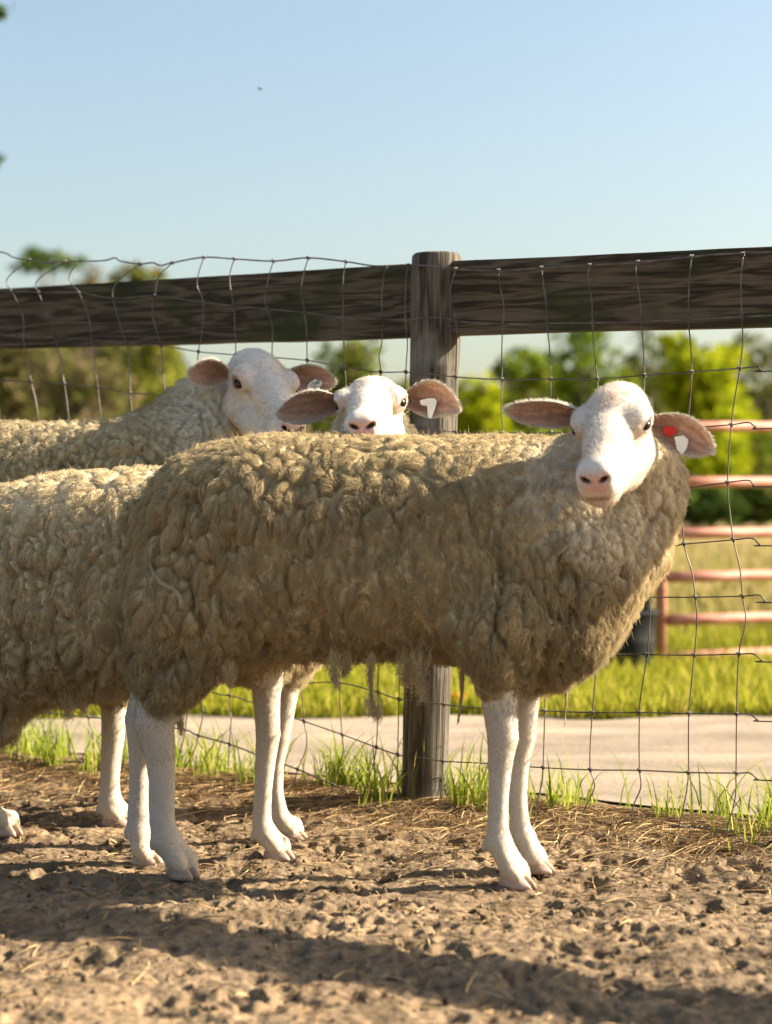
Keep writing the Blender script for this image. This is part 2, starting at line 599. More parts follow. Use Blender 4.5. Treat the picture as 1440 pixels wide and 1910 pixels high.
def axis_pts(segs):
    out = []
    for a, b, n in segs:
        out.append(np.linspace(a, b, n, endpoint=False))
    return np.concatenate(out + [[segs[-1][1]]])


xs = axis_pts([(-400, -40, 12), (-40, -6, 20), (-6, -1.25, 60), (-1.25, 1.1, 520), (1.1, 6, 60), (6, 40, 20), (40, 400, 12)])
ys = axis_pts([(-60, 0, 10), (0, 2.2, 40), (2.2, 4.9, 580), (4.9, 9, 100), (9, 40, 40), (40, 200, 20), (200, 900, 10)])
GX, GY = np.meshgrid(xs, ys)
GZ = ground_h(GX, GY)
nx_, ny_ = len(xs), len(ys)
gi = np.arange(nx_ * ny_).reshape(ny_, nx_)
gf = np.stack([gi[:-1, :-1].ravel(), gi[:-1, 1:].ravel(), gi[1:, 1:].ravel(), gi[1:, :-1].ravel()], 1)
gv = np.stack([GX.ravel(), GY.ravel(), GZ.ravel()], 1)
# colour of the land: bare dirt in the pen, litter under the wire, pasture behind (soil colours, not light)
gp = np.stack([gv[:, 0], gv[:, 1], np.zeros(len(gv))], 1)
gd = (gv[:, 0] - FP[0]) * FN[0] + (gv[:, 1] - FP[1]) * FN[1]
n1 = fbm(gp * 4, 4, 3); n2 = fbm(gp * 22, 3, 4); n3 = fbm(gp * np.array([0.5, 0.8, 1]), 3, 8)
dirt = np.array([0.186, 0.134, 0.083])[None] * (1 + 0.22 * n1 + 0.25 * n2)[:, None]
damp = smoothstep(0.15, 0.5, fbm(gp * 13 + 3, 3, 12))[:, None]
dirt = dirt * (1 - 0.35 * damp)
litter = np.array([0.098, 0.065, 0.036])[None] * (1 + 0.5 * n2)[:, None]
lm = np.exp(-((gd - 0.06 + 0.10 * n1) / 0.20) ** 2)[:, None]
dirt = dirt * (1 + 0.30 * fbm(gp * 75, 2, 13))[:, None]
gcol = dirt * (1 - lm) + litter * lm
past = np.array([0.208, 0.2, 0.028])[None] * (1 + 0.35 * n2)[:, None]
dry = np.array([0.272, 0.208, 0.088])[None] * (1 + 0.2 * n3)[:, None]
dm = smoothstep(9.5, 15.0, gv[:, 1] + 2.5 * n3)[:, None]
past = past * (1 - dm) + dry * dm
pm = smoothstep(5.6, 6.0, gv[:, 1])[:, None] * smoothstep(0, -0.3, gd)[:, None]
gcol = np.clip(gcol * (1 - pm) + past * pm, 0.01, 0.8)
M_GROUND = mat_vcol('soil', rough=0.95, bump=1.0, bscale=90, spec=0.1)
tag(mesh_obj('ground', gv, gf, M_GROUND, cols=gcol), kind='structure')

# sandy track behind the fence
rx = np.linspace(-9, 9, 181); rt = np.linspace(0, 1, 26)
RX, RT = np.meshgrid(rx, rt)
q0 = np.stack([RX.ravel(), np.zeros(RX.size), np.zeros(RX.size)], 1)
e0 = (FP[1] + FS * (RX - FP[0]) + 0.30 + 0.08 * fbm(q0 * 5, 3, 21).reshape(RX.shape))
e1 = 6.05 + 0.24 * fbm(q0 * 4 + 9, 4, 22).reshape(RX.shape) + 0.02 * RX
e0 = np.minimum(e0, e1 - 0.4)
RY = e0 + (e1 - e0) * RT
RZ = ground_h(RX, RY) + 0.006
ri = np.arange(RX.size).reshape(RX.shape)
rf = np.stack([ri[:-1, :-1].ravel(), ri[:-1, 1:].ravel(), ri[1:, 1:].ravel(), ri[1:, :-1].ravel()], 1)
rv = np.stack([RX.ravel(), RY.ravel(), RZ.ravel()], 1)
rn = fbm(rv * np.array([1.5, 7, 0]), 4, 41)
rc = np.array([0.258, 0.210, 0.160])[None] * (1 + 0.42 * rn + 0.20 * fbm(rv * 30 * np.array([1, 1, 0]), 2, 43))[:, None]
tag(mesh_obj('sandy_track', rv, rf, mat_vcol('sand', rough=0.95, bump=0.6, bscale=60, spec=0.1), cols=np.clip(rc, 0, 0.9)), kind='structure')


# blades of grass and straw: numpy ribbons
def ribbons(name, root, tip, bend, w, col, mat, label=None, cat=None, kind='stuff', segs=4):
    n = len(root)
    t = np.linspace(0, 1, segs)[None, :, None]
    ctr = root[:, None] * (1 - t) ** 2 + 2 * t * (1 - t) * bend[:, None] + tip[:, None] * t ** 2
    dirv = unit(tip - root + 1e-6)
    side = unit(np.cross(dirv, rng.normal(size=(n, 3))))
    wd = w[:, None, None] * (1 - t ** 1.6 * 0.95)
    L = ctr - side[:, None] * wd; Rr = ctr + side[:, None] * wd
    V = np.stack([L, Rr], 2).reshape(-1, 3)
    base = (np.arange(n) * segs * 2)[:, None] + (np.arange(segs - 1) * 2)[None]
    b = base.ravel()
    Fq = np.stack([b, b + 1, b + 3, b + 2], 1)
    cc = np.repeat(col, segs * 2, 0)
    o = mesh_obj(name, V, Fq, mat, cols=cc)
    return tag(o, label, cat, None, kind)


def grass(n, fx, hmin, hmax, w, name, cols, lean=0.5):
    xy = fx(n)
    x, y = xy[:, 0], xy[:, 1]; n = len(x)
    z = ground_h(x, y)
    root = np.stack([x, y, z - 0.004], 1)
    h = rng.uniform(hmin, hmax, n) * rng.uniform(0.5, 1.0, n)
    a = rng.uniform(0, 2 * math.pi, n); ln = rng.uniform(0.1, lean, n) * h
    tip = root + np.stack([np.cos(a) * ln, np.sin(a) * ln, h * 0.93], 1)
    bend = root + np.stack([np.cos(a) * ln * 0.2, np.sin(a) * ln * 0.2, h * 0.68], 1)
    c = np.array(cols); k = rng.random((n, 1)); j = rng.integers(0, len(c) - 1, n)
    col = c[j] * (1 - k) + c[j + 1] * k
    return ribbons(name, root, tip, bend, np.full(n, w) * rng.uniform(0.6, 1.3, n), col, M_BLADE)


def fence_tufts(n):
    # clumps along the fence line
    nc = 260
    s = rng.uniform(-2.1, 1.5, nc); o = rng.normal(0.0, 0.09, nc) - 0.05
    wgt = 0.25 + rng.random(nc) ** 3 * 2.2
    wgt = np.where(s > 0.25, wgt * 0.45, wgt)
    k = rng.choice(nc, n, p=wgt / wgt.sum())
    ss = s[k] + rng.normal(0, 0.020, n); oo = o[k] + rng.normal(0, 0.018, n)
    return np.stack([FP[0] + FE[0] * ss + FN[0] * oo, FP[1] + FE[1] * ss + FN[1] * oo], 1)


GC = [(0.12, 0.18, 0.016), (0.22, 0.29, 0.028), (0.32, 0.36, 0.05), (0.42, 0.39, 0.12)]
tag(grass(2700, fence_tufts, 0.04, 0.18, 0.0022, 'grass_tufts', GC, 0.75), 'sparse green grass tufts growing along the foot of the wire fence', 'grass')


def far_strip(n):
    x = rng.uniform(-2.6, 2.9, n)
    y = 5.95 + 4.5 * rng.random(n) ** 1.6
    return np.stack([x, y + 0.07 * np.sin(x * 7)], 1)


FG = [(0.12, 0.16, 0.013), (0.23, 0.245, 0.017), (0.33, 0.32, 0.035), (0.42, 0.36, 0.09)]
tag(grass(42000, far_strip, 0.04, 0.13, 0.004, 'pasture_grass', FG, 0.6), 'bright green pasture grass beyond the sandy track', 'grass')


def field(n):
    x = rng.uniform(-1, 1, n); y = 10 + 30 * rng.random(n) ** 1.5
    return np.stack([x * y * 0.3, y], 1)


tag(grass(22000, field, 0.06, 0.2, 0.012, 'field_grass', [(0.16, 0.175, 0.025), (0.27, 0.215, 0.08), (0.32, 0.255, 0.12), (0.20, 0.22, 0.04)], 0.7), 'dry yellow field grass behind the gate', 'grass')

# straw and pine needles lying on the pen floor
n = 13000
s = rng.uniform(-2.2, 1.6, n); o = np.abs(rng.normal(0, 0.20, n)) - 0.06
far_ = rng.random(n) < 0.34
o = np.where(far_, rng.uniform(0.2, 1.7, n), o)
x = FP[0] + FE[0] * s + FN[0] * o; y = FP[1] + FE[1] * s + FN[1] * o
a = rng.uniform(0, 2 * math.pi, n); L = rng.uniform(0.02, 0.15, n) * np.where(far_, 0.45, 1)
z = ground_h(x, y)
x2, y2 = x + np.cos(a) * L, y + np.sin(a) * L
z2 = ground_h(x2, y2)
root = np.stack([x, y, z + 0.003], 1); tip = np.stack([x2, y2, z2 + rng.uniform(0.001, 0.010, n)], 1)
bend = (root + tip) / 2 + np.stack([rng.normal(0, 0.004, n), rng.normal(0, 0.004, n), rng.uniform(0.001, 0.008, n)], 1)
sc_ = np.array([(0.13, 0.08, 0.04), (0.30, 0.20, 0.10), (0.50, 0.38, 0.21)])
k = rng.random((n, 1)); j = rng.integers(0, 2, n)
ribbons('straw_litter', root, tip, bend, rng.uniform(0.0006, 0.0015, n), sc_[j] * (1 - k) + sc_[j + 1] * k, M_STRAW,
        'brown straw and pine needles scattered on the dirt', 'straw', segs=5)

# crumbs of earth and droppings
n = 5200
x = rng.uniform(-1.1, 1.05, n); y = 2.3 + 2.0 * rng.random(n)
z = ground_h(x, y)
ico = bmesh.new(); bmesh.ops.create_icosphere(ico, subdivisions=1, radius=1)
iv = np.array([q.co[:] for q in ico.verts]); if_ = np.array([[q.index for q in fc.verts] for fc in ico.faces]); ico.free()
sz = 0.0016 + 0.007 * rng.random(n) ** 5
V = iv[None] * sz[:, None, None] * rng.uniform(0.5, 1.25, (n, 1, 3)) * rng.uniform(0.55, 1.3, (n, len(iv), 1)) + np.stack([x, y, z + sz * 0.3], 1)[:, None]
Fq = (if_[None] + (np.arange(n) * len(iv))[:, None, None]).reshape(-1, 3)
cc = np.where(rng.random((n, 1)) < 0.10, np.array([[0.06, 0.045, 0.03]]), np.array([[0.18, 0.13, 0.08]])) * rng.uniform(0.6, 1.2, (n, 1))
tag(mesh_obj('earth_crumbs', V.reshape(-1, 3), Fq, mat_vcol('crumb', rough=1, bump=0.5, spec=0.1), cols=np.repeat(cc, len(iv), 0)),
    'crumbs of earth and dark droppings on the pen floor', 'earth crumbs', kind='stuff')

# ------------------------------------------------------------------ the fence: post, two rails, woven wire
def add_grain(o, g):
    a = o.data.attributes.new('grain', 'FLOAT_VECTOR', 'POINT')
    a.data.foreach_set('vector', np.asarray(g, dtype=np.float32).ravel())


fence = empty('wooden_fence', (*FP, 0.0), 'weathered plank and woven wire fence with a round post behind the sheep', 'fence')


def rail(tl, tr, bl, br, seed, x_off):
    A0, A1, B0, B1 = onfence(*tl), onfence(*tr), onfence(*bl), onfence(*br)
    n = 90; sec = []
    for i in range(9): sec.append((0.020, i / 8))          # front, from the bottom up
    for i in range(1, 4): sec.append((0.020 - 0.04 * i / 4, 1.0))
    for i in range(9): sec.append((-0.020, 1 - i / 8))
    for i in range(1, 4): sec.append((-0.020 + 0.04 * i / 4, 0.0))
    m = len(sec); V = []; G = []
    ln = np.linalg.norm(A1 - A0)
    for t in np.linspace(0, 1, n):
        a = A0 + (A1 - A0) * t; b = B0 + (B1 - B0) * t
        for (o_, h) in sec:
            hh = h
            if h in (0, 1.0): o2 = o_ * 0.93
            else: o2 = o_
            p = b + (a - b) * hh
            p = p + np.array([FN[0] * o2, FN[1] * o2, 0])
            V.append(p); G.append((t * ln + x_off, h * 0.15, o_))
    V = np.array(V); G = np.array(G)
    w = fbm(np.stack([G[:, 0] * 3, G[:, 1] * 20, G[:, 2] * 30], 1) + seed, 3, seed)
    V[:, 2] += 0.0035 * w * (np.abs(G[:, 1] - 0.075) > 0.06)
    V[:, :2] += (FN * 1)[None] * (0.0022 * fbm(np.stack([G[:, 0] * 8, G[:, 1] * 60, G[:, 2] * 50], 1), 3, seed + 3))[:, None]
    Fc = []
    for i in range(n - 1):
        for k in range(m):
            Fc.append((i * m + k, i * m + (k + 1) % m, (i + 1) * m + (k + 1) % m, (i + 1) * m + k))
    Fc.append(tuple(range(m))[::-1]); Fc.append(tuple((n - 1) * m + k for k in range(m)))
    o = mesh_obj('rail', V, Fc, M_RAIL, fence, smooth=False)
    add_grain(o, G)
    return o


def line(x0, y0, x1, y1, x): return (x, y0 + (y1 - y0) * (x - x0) / (x1 - x0))


# perspective makes straight rails straight in the picture: extend the measured edges
rail(line(0, 540, 770, 495, -640), line(0, 540, 770, 495, 806), line(0, 652, 770, 630, -640), line(0, 652, 770, 630, 806), 3, 0)
rail(line(862, 489, 1440, 462, 822), line(862, 489, 1440, 462, 4300), line(862, 625, 1440, 610, 822), line(862, 625, 1440, 610, 4300), 9, 7.3)


def post(base, top, r0, r1, seed, dims=40):
    n, m = dims, 32; V = []; G = []
    b = base - np.array([0, 0, 0.25]); zs = list(np.linspace(0, 1, n)) + [1.0, 1.0]
    for i, t in enumerate(zs):
        r = r0 + (r1 - r0) * t
        if i == n - 1: r *= 0.975
        if i == n: r *= 0.90
        if i == n + 1: r = 0.001
        c = b + (top - b) * t + np.array([0, 0, 0.0045 if i == n else (0.007 if i == n + 1 else 0)])
        for k in range(m):
            an = 2 * math.pi * k / m
            q = np.array([math.cos(an), math.sin(an), 0])
            V.append(c + q * r); G.append((t * 1.3, (an + 0.3 * math.sin(an)) * 0.055, q[1] * 0.02 + seed))
    V = np.array(V); G = np.array(G)
    rad = V - 0
    nz = fbm(np.stack([G[:, 0] * 4, G[:, 1] * 60, np.full(len(V), seed)], 1), 4, seed)
    cr = 1 - np.abs(fbm(np.stack([G[:, 0] * 1.5, G[:, 1] * 45, np.full(len(V), seed + 4.0)], 1), 2, seed + 5))
    ax = b[None] + (top - b)[None] * np.clip(G[:, :1] / 1.3, 0, 1)
    dr = unit(np.stack([V[:, 0] - ax[:, 0], V[:, 1] - ax[:, 1], np.zeros(len(V))], 1))
    V = V + dr * (0.0022 * nz - 0.004 * smoothstep(0.9, 1.0, cr))[:, None]
    Fc = []
    for i in range(len(zs) - 1):
        for k in range(m):
            Fc.append((i * m + k, i * m + (k + 1) % m, (i + 1) * m + (k + 1) % m, (i + 1) * m + k))
    o = mesh_obj('post', V, Fc, M_POST, fence)
    add_grain(o, G)
    return o


post(onfence(786, 1512), onfence(815, 478), 0.0495, 0.0560, 5)
for dd in (-2.45, 3.05):
    bx = FP + FE * dd
    post(np.array([bx[0], bx[1], 0]), np.array([bx[0], bx[1], 1.22]), 0.052, 0.055, 11 + int(dd))

WOFF = 0.060
ROWS = [
    [(-300, 455), (-100, 462), (0, 470), (25, 480), (55, 485), (90, 491), (110, 487), (122, 488), (165, 487), (195, 486), (215, 481), (225, 487), (262, 492), (285, 490), (300, 495), (322, 490), (380, 480), (437, 483), (510, 487), (575, 481), (645, 488), (700, 496), (760, 494), (800, 496), (850, 502), (930, 505), (1010, 500), (1100, 495), (1190, 489), (1290, 479), (1335, 475), (1440, 470), (1800, 450)],
    [(-300, 535), (0, 541), (21, 543), (69, 545), (148, 546), (190, 554), (230, 556), (288, 552), (370, 562), (450, 572), (560, 582), (640, 592), (755, 596), (810, 592), (865, 600), (930, 604), (1020, 603), (1180, 600), (1440, 588), (1800, 570)],
    [(-300, 612), (0, 625), (150, 632), (230, 640), (305, 645), (370, 656), (440, 662), (570, 672), (643, 686), (710, 694), (757, 694), (805, 698), (850, 703), (936, 708), (1027, 707), (1114, 707), (1202, 700), (1290, 694), (1380, 687), (1412, 684), (1420, 690), (1440, 692), (1800, 670)],
    [(-300, 698), (0, 710), (58, 712), (120, 716), (182, 723), (243, 733), (300, 737), (420, 755), (600, 785), (757, 797), (805, 801), (850, 806), (940, 808), (1100, 806), (1240, 801), (1290, 798), (1365, 792), (1396, 788), (1410, 796), (1440, 799), (1800, 780)],
    [(-300, 780), (0, 795), (300, 820), (600, 870), (757, 900), (850, 910), (1100, 915), (1260, 913), (1290, 909), (1357, 900), (1396, 896), (1408, 905), (1440, 908), (1800, 900)],
    [(-300, 870), (0, 890), (300, 915), (600, 970), (757, 1000), (850, 1012), (1100, 1020), (1250, 1018), (1276, 1015), (1368, 1007), (1402, 1004), (1418, 1016), (1440, 1018), (1800, 1015)],
    [(-300, 970), (0, 985), (300, 1010), (600, 1070), (757, 1100), (850, 1112), (1100, 1117), (1195, 1116), (1211, 1114), (1297, 1114), (1385, 1112), (1416, 1110), (1428, 1122), (1440, 1124), (1800, 1125)],
    [(-300, 1080), (0, 1090), (300, 1110), (600, 1180), (757, 1210), (850, 1216), (1150, 1220), (1207, 1221), (1295, 1222), (1378, 1220), (1406, 1220), (1422, 1232), (1440, 1235), (1800, 1240)],
    [(-300, 1180), (0, 1195), (188, 1215), (389, 1289), (440, 1300), (540, 1336), (638, 1370), (742, 1408), (790, 1414), (827, 1420), (909, 1424), (1013, 1432), (1105, 1436), (1193, 1437), (1284, 1441), (1373, 1442), (1398, 1442), (1414, 1453), (1440, 1456), (1800, 1470)],
    [(-300, 1310), (0, 1324), (58, 1327), (93, 1330), (165, 1338), (200, 1341), (338, 1360), (367, 1371), (428, 1388), (478, 1407), (555, 1435), (622, 1464), (675, 1489), (742, 1505), (827, 1522), (1000, 1530), (1085, 1535), (1180, 1545), (1265, 1541), (1355, 1550), (1440, 1560), (1800, 1580)],
    [(-300, 1390), (0, 1403), (25, 1409), (95, 1419), (148, 1421), (218, 1430), (300, 1446)],
    [(560, 1275), (631, 1273), (700, 1290), (742, 1304), (785, 1308), (827, 1314), (884, 1320), (980, 1325), (1015, 1326), (1105, 1329), (1193, 1329), (1284, 1331), (1373, 1332), (1398, 1332), (1414, 1343), (1440, 1346), (1800, 1355)],
]
STAYS = [
    [(55, 485), (20, 512), (12, 528), (21, 543), (38, 575), (45, 605), (43, 630), (50, 665), (58, 712), (70, 770), (76, 890), (84, 985), (90, 1090), (93, 1200), (93, 1330), (95, 1380), (97, 1419), (88, 1440)],
    [(122, 488), (75, 518), (66, 535), (72, 546), (85, 580), (98, 610), (108, 650), (120, 716), (130, 800), (145, 985), (158, 1200), (165, 1338), (172, 1370), (150, 1421), (140, 1445)],
    [(145, 492), (130, 512), (131, 526), (147, 546), (165, 590), (172, 640), (182, 723), (190, 800), (205, 1000), (222, 1230), (235, 1343), (230, 1430)],
    [(262, 492), (225, 520), (210, 542), (214, 570), (228, 620), (240, 660), (243, 733), (250, 820), (265, 1000), (285, 1240), (300, 1352), (300, 1440)],
    [(322, 490), (297, 515), (288, 552), (285, 590), (300, 645), (305, 700), (308, 740), (312, 822), (330, 1015), (350, 1270), (345, 1361), (330, 1430)],
    [(380, 480), (370, 512), (368, 535), (379, 564), (376, 625), (370, 656), (368, 700), (370, 830), (375, 1030), (376, 1284), (379, 1330), (370, 1371), (362, 1400), (340, 1440)],
    [(437, 483), (429, 510), (430, 540), (436, 571), (438, 610), (440, 662), (442, 750), (440, 850), (434, 1045), (428, 1298), (431, 1340), (428, 1388), (426, 1430)],
    [(510, 487), (500, 520), (494, 560), (500, 580), (508, 610), (507, 667), (505, 770), (500, 860), (500, 1060), (500, 1320), (502, 1414), (500, 1440)],
    [(575, 481), (565, 515), (562, 540), (568, 583), (572, 620), (573, 672), (577, 700), (575, 780), (570, 870), (565, 1065), (562, 1250), (567, 1345), (572, 1370), (570, 1400), (555, 1435), (549, 1465)],
    [(645, 488), (640, 520), (640, 592), (641, 640), (643, 686), (645, 720), (643, 790), (640, 890), (637, 1080), (633, 1273), (638, 1370), (640, 1405), (622, 1464), (615, 1480)],
    [(720, 497), (715, 520), (712, 560), (714, 595), (712, 640), (707, 665), (710, 694), (712, 793), (710, 890), (708, 1095), (705, 1291), (702, 1393), (692, 1440), (675, 1489), (672, 1500)],
    [(762, 495), (757, 520), (756, 596), (760, 640), (757, 694), (755, 797), (752, 900), (748, 1100), (744, 1304), (742, 1408), (742, 1505)],
    [(850, 502), (842, 530), (840, 550), (850, 598), (852, 640), (850, 703), (851, 760), (850, 806), (846, 910), (838, 1112), (827, 1314), (826, 1420), (822, 1480), (818, 1530)],
    [(930, 505), (931, 522), (940, 575), (938, 604), (936, 650), (936, 708), (935, 760), (938, 808), (936, 912), (930, 1115), (922, 1322), (918, 1425), (912, 1527)],
    [(1010, 500), (1013, 525), (1019, 570), (1020, 603), (1025, 650), (1027, 707), (1027, 745), (1028, 807), (1024, 914), (1020, 1118), (1016, 1326), (1013, 1432), (1011, 1460), (1001, 1500), (997, 1535)],
    [(1100, 495), (1097, 515), (1104, 560), (1105, 602), (1107, 640), (1114, 707), (1116, 740), (1117, 806), (1115, 915), (1112, 1117), (1113, 1222), (1105, 1329), (1101, 1390), (1101, 1436), (1109, 1468), (1090, 1510), (1085, 1540)],
    [(1190, 489), (1186, 505), (1194, 560), (1196, 600), (1200, 650), (1202, 700), (1201, 750), (1204, 802), (1206, 914), (1204, 1018), (1211, 1114), (1212, 1160), (1207, 1221), (1195, 1300), (1193, 1329), (1192, 1390), (1193, 1437), (1195, 1470), (1181, 1505), (1178, 1552)],
    [(1290, 479), (1286, 520), (1284, 594), (1288, 640), (1290, 694), (1286, 760), (1280, 798), (1275, 880), (1270, 930), (1276, 1015), (1290, 1065), (1297, 1114), (1300, 1160), (1295, 1222), (1285, 1331), (1284, 1441), (1278, 1490), (1266, 1541), (1262, 1555)],
    [(1386, 474), (1382, 530), (1384, 590), (1385, 640), (1380, 687), (1371, 740), (1364, 792), (1357, 900), (1362, 960), (1368, 1007), (1380, 1060), (1385, 1112), (1391, 1160), (1378, 1220), (1374, 1332), (1373, 1442), (1371, 1490), (1355, 1550), (1352, 1570)],
    [(1482, 468), (1484, 585), (1480, 690), (1470, 796), (1474, 906), (1478, 1017), (1482, 1123), (1478, 1235), (1476, 1348), (1474, 1458), (1460, 1565)],
]
for k in range(5):
    dx = -62 * (k + 1)
    STAYS.append([(30 + dx, 476 - 3 * k), (22 + dx, 540 - 2 * k), (45 + dx, 620 - 3 * k), (55 + dx, 708 - 3 * k), (70 + dx, 893 - 5 * k), (85 + dx, 1195 - 4 * k), (92 + dx, 1327 - 4 * k), (95 + dx, 1440)])
for rw in ROWS:                                         # the wire runs on beyond the picture
    if rw[-1][0] == 1800:
        sl_ = (rw[-1][1] - rw[-3][1]) / (rw[-1][0] - rw[-3][0])
        for xx in (2100, 2500, 3000, 3600): rw.append((xx, rw[-1][1] + sl_ * (xx - rw[-1][0])))
SM = [catmull(rw, 5) for rw in ROWS]
for xx in (1578, 1680, 1790, 1908, 2035, 2172, 2320, 2480, 2655, 2845, 3050, 3275, 3520):
    STAYS.append([(xx + random.uniform(-4, 4), float(np.interp(xx, SM[q][:, 0], SM[q][:, 1]))) for q in range(10)])


def wires():
    for i, sm in enumerate(SM):
        P = np.array([onfence(x, y, WOFF + 0.0015 * math.sin(x * 0.13 + i)) for x, y in sm])
        V, Fc = tube(P, 0.0015 if i not in (0, 9) else 0.0019, 6)
        mesh_obj('line_wire', V, Fc, M_WIRE, fence)
    for i, st in enumerate(STAYS):
        s2 = catmull(st, 5)
        P = np.array([onfence(x, y, WOFF + 0.003) for x, y in s2])
        b = MB(); V, Fc = tube(P, 0.0014, 6); b.add(V, Fc)
        for sm in SM:                                    # a wrapped knot at each crossing
            yy = np.interp(s2[:, 0], sm[:, 0], sm[:, 1], left=-1e4, right=-1e4)
            d = s2[:, 1] - yy
            j = np.where((d[:-1] < 0) & (d[1:] >= 0))[0]
            if not len(j) and abs(d[0]) < 4: j = [0]
            for q in j[:1]:
                t = -d[q] / (d[q + 1] - d[q] + 1e-9); t = min(max(t, 0), 1)
                c = onfence(*(s2[q] * (1 - t) + s2[q + 1] * t), WOFF + 0.0025)
                ang = np.linspace(0, 4.4 * math.pi, 26)
                e3 = np.array([FE[0], FE[1], 0]); n3_ = np.array([FN[0], FN[1], 0])
                hel = c + np.array([(math.cos(a) * n3_ * 0.0033 + np.array([0, 0, 1]) * math.sin(a) * 0.0036 + e3 * (a / 13.8 - 0.5) * 0.0075) for a in ang])
                V, Fc = tube(hel, 0.0012, 5); b.add(V, Fc)
        b.build('stay_wire', M_WIRE, fence)


wires()
# ------------------------------------------------------------------ red tube gate, its dark post and the tub beside it
M_GATE = mat_noise('gate_paint', [(0.30, (0.32, 0.105, 0.07)), (0.50, (0.47, 0.21, 0.155)), (0.75, (0.55, 0.29, 0.22))], scale=9, stretch=(1, 1, 4), rough=0.55, bump=0.1)
gate = empty('tube_gate', px(1232, 1240, 7.95), 'faded red tubular steel farm gate across the track', 'gate')
GD0, GD1 = 7.95, 8.25
gx0 = px(1233, 1000, GD0)
YL = [795, 899, 995, 1077, 1157, 1226]; YR = [796, 899, 993, 1072, 1151, 1217]
zb = px(1233, 1252, GD0)[2]; zt = px(1233, 795, GD0)[2]
V, Fc = tube([(gx0[0], GD0, max(zb, 0.01)), (gx0[0], GD0, zt * 0.6), (gx0[0], GD0, zt)], 0.0235, 12)
mesh_obj('end_tube', V, Fc, M_GATE, gate)
for yl, yr in zip(YL, YR):
    a = px(1236, yl, GD0); b_ = px(1440, yr, GD1)
    b_ = a + (b_ - a) * 6.2
    V, Fc = tube([a + (b_ - a) * t for t in np.linspace(0, 1, 12)], 0.0232, 12)
    mesh_obj('rail_tube', V, Fc, M_GATE, gate)
dirg = np.array([px(1440, 900, GD1)[0] - gx0[0], GD1 - GD0, 0]); fe_ = np.array([gx0[0], GD0, 0]) + dirg * 6.2
V, Fc = tube([(fe_[0], fe_[1], 0.03), (fe_[0], fe_[1], 0.6), (fe_[0], fe_[1], zt)], 0.0235, 12)
mesh_obj('end_tube', V, Fc, M_GATE, gate)
for k in (1.9, 4.1):
    c = np.array([gx0[0], GD0, 0]) + dirg * k
    V, Fc = tube([(c[0], c[1] - 0.026, 0.06), (c[0], c[1] - 0.026, 0.5), (c[0], c[1] - 0.026, zt)], 0.012, 8)
    mesh_obj('brace', V, Fc, M_GATE, gate)
M_DARK = mat_noise('dark_wood', [(0.3, (0.018, 0.02, 0.022)), (0.7, (0.05, 0.05, 0.048))], scale=14, stretch=(1, 1, 0.2), rough=0.8, bump=0.3)
M_TUB = mat_noise('black_plastic', [(0.3, (0.006, 0.007, 0.008)), (0.7, (0.016, 0.018, 0.02))], scale=12, rough=0.7, bump=0.05, spec=0.12)
gpx = px(1201, 1240, 8.0)
V, Fc = tube([(gpx[0] + 0.004 * math.sin(t * 9), 8.0, -0.1 + 1.24 * t) for t in np.linspace(0, 1, 10)], [0.034] * 9 + [0.030], 14)
gp_ = mesh_obj('gate_post', np.array(V), Fc, M_DARK)
tag(gp_, 'dark narrow post holding the hinge side of the red gate', 'post')
# black tub: lathe with a rolled rim
tb = px(1158, 1240, 7.75)
prof = [(0.0, 0.01), (0.125, 0.01), (0.132, 0.02), (0.139, 0.09), (0.142, 0.10), (0.142, 0.108), (0.140, 0.115), (0.146, 0.185), (0.155, 0.192), (0.157, 0.200), (0.152, 0.206), (0.143, 0.203), (0.134, 0.10), (0.120, 0.03), (0.0, 0.028)]
V = []; m = 28; Fc = []
for r, z in prof:
    z *= 1.22
    for k in range(m): V.append((tb[0] + r * math.cos(2 * math.pi * k / m), 7.75 + r * math.sin(2 * math.pi * k / m), z))
for i in range(len(prof) - 1):
    for k in range(m): Fc.append((i * m + k, i * m + (k + 1) % m, (i + 1) * m + (k + 1) % m, (i + 1) * m + k))
tag(mesh_obj('feed_tub', V, Fc, M_TUB), 'round black rubber feed tub on the grass beside the gate post', 'tub')

# yellow flower in the pasture seen between the post and the front leg
fl = px(854, 1302, 6.15); b = MB()
V, Fc = tube([(fl[0], fl[1], 0.0), (fl[0] + 0.006, fl[1], fl[2] * 0.6), (fl[0], fl[1], fl[2])], 0.0025, 5); b.add(V, Fc)
flower = empty('yellow_flower', (fl[0], fl[1], 0), 'yellow flower standing in the grass just right of the fence post', 'flower')
b.build('stem', mat_plain('stem', (0.10, 0.2, 0.03)), flower)
b = MB()
for k in range(26):
    a = k * 2.399; u = rng.uniform(-0.5, 0.9); rr = 0.042
    d_ = np.array([math.cos(a) * math.sqrt(1 - u * u), math.sin(a) * math.sqrt(1 - u * u), u]); s_ = unit(np.cross(d_, [0.2, 0.3, 1]))
    c = fl; b.add([c + s_ * 0.003, c + d_ * rr * 0.6 + s_ * 0.009, c + d_ * rr, c + d_ * rr * 0.6 - s_ * 0.009, c - s_ * 0.003], [(0, 1, 2, 3, 4)])
b.build('petals', mat_plain('petal', (0.85, 0.42, 0.01), rough=0.6), flower, smooth=False)

# ------------------------------------------------------------------ trees far behind the field
M_BARK = mat_noise('bark', [(0.3, (0.06, 0.045, 0.035)), (0.7, (0.17, 0.13, 0.10))], scale=3, rough=0.9, bump=0.4)


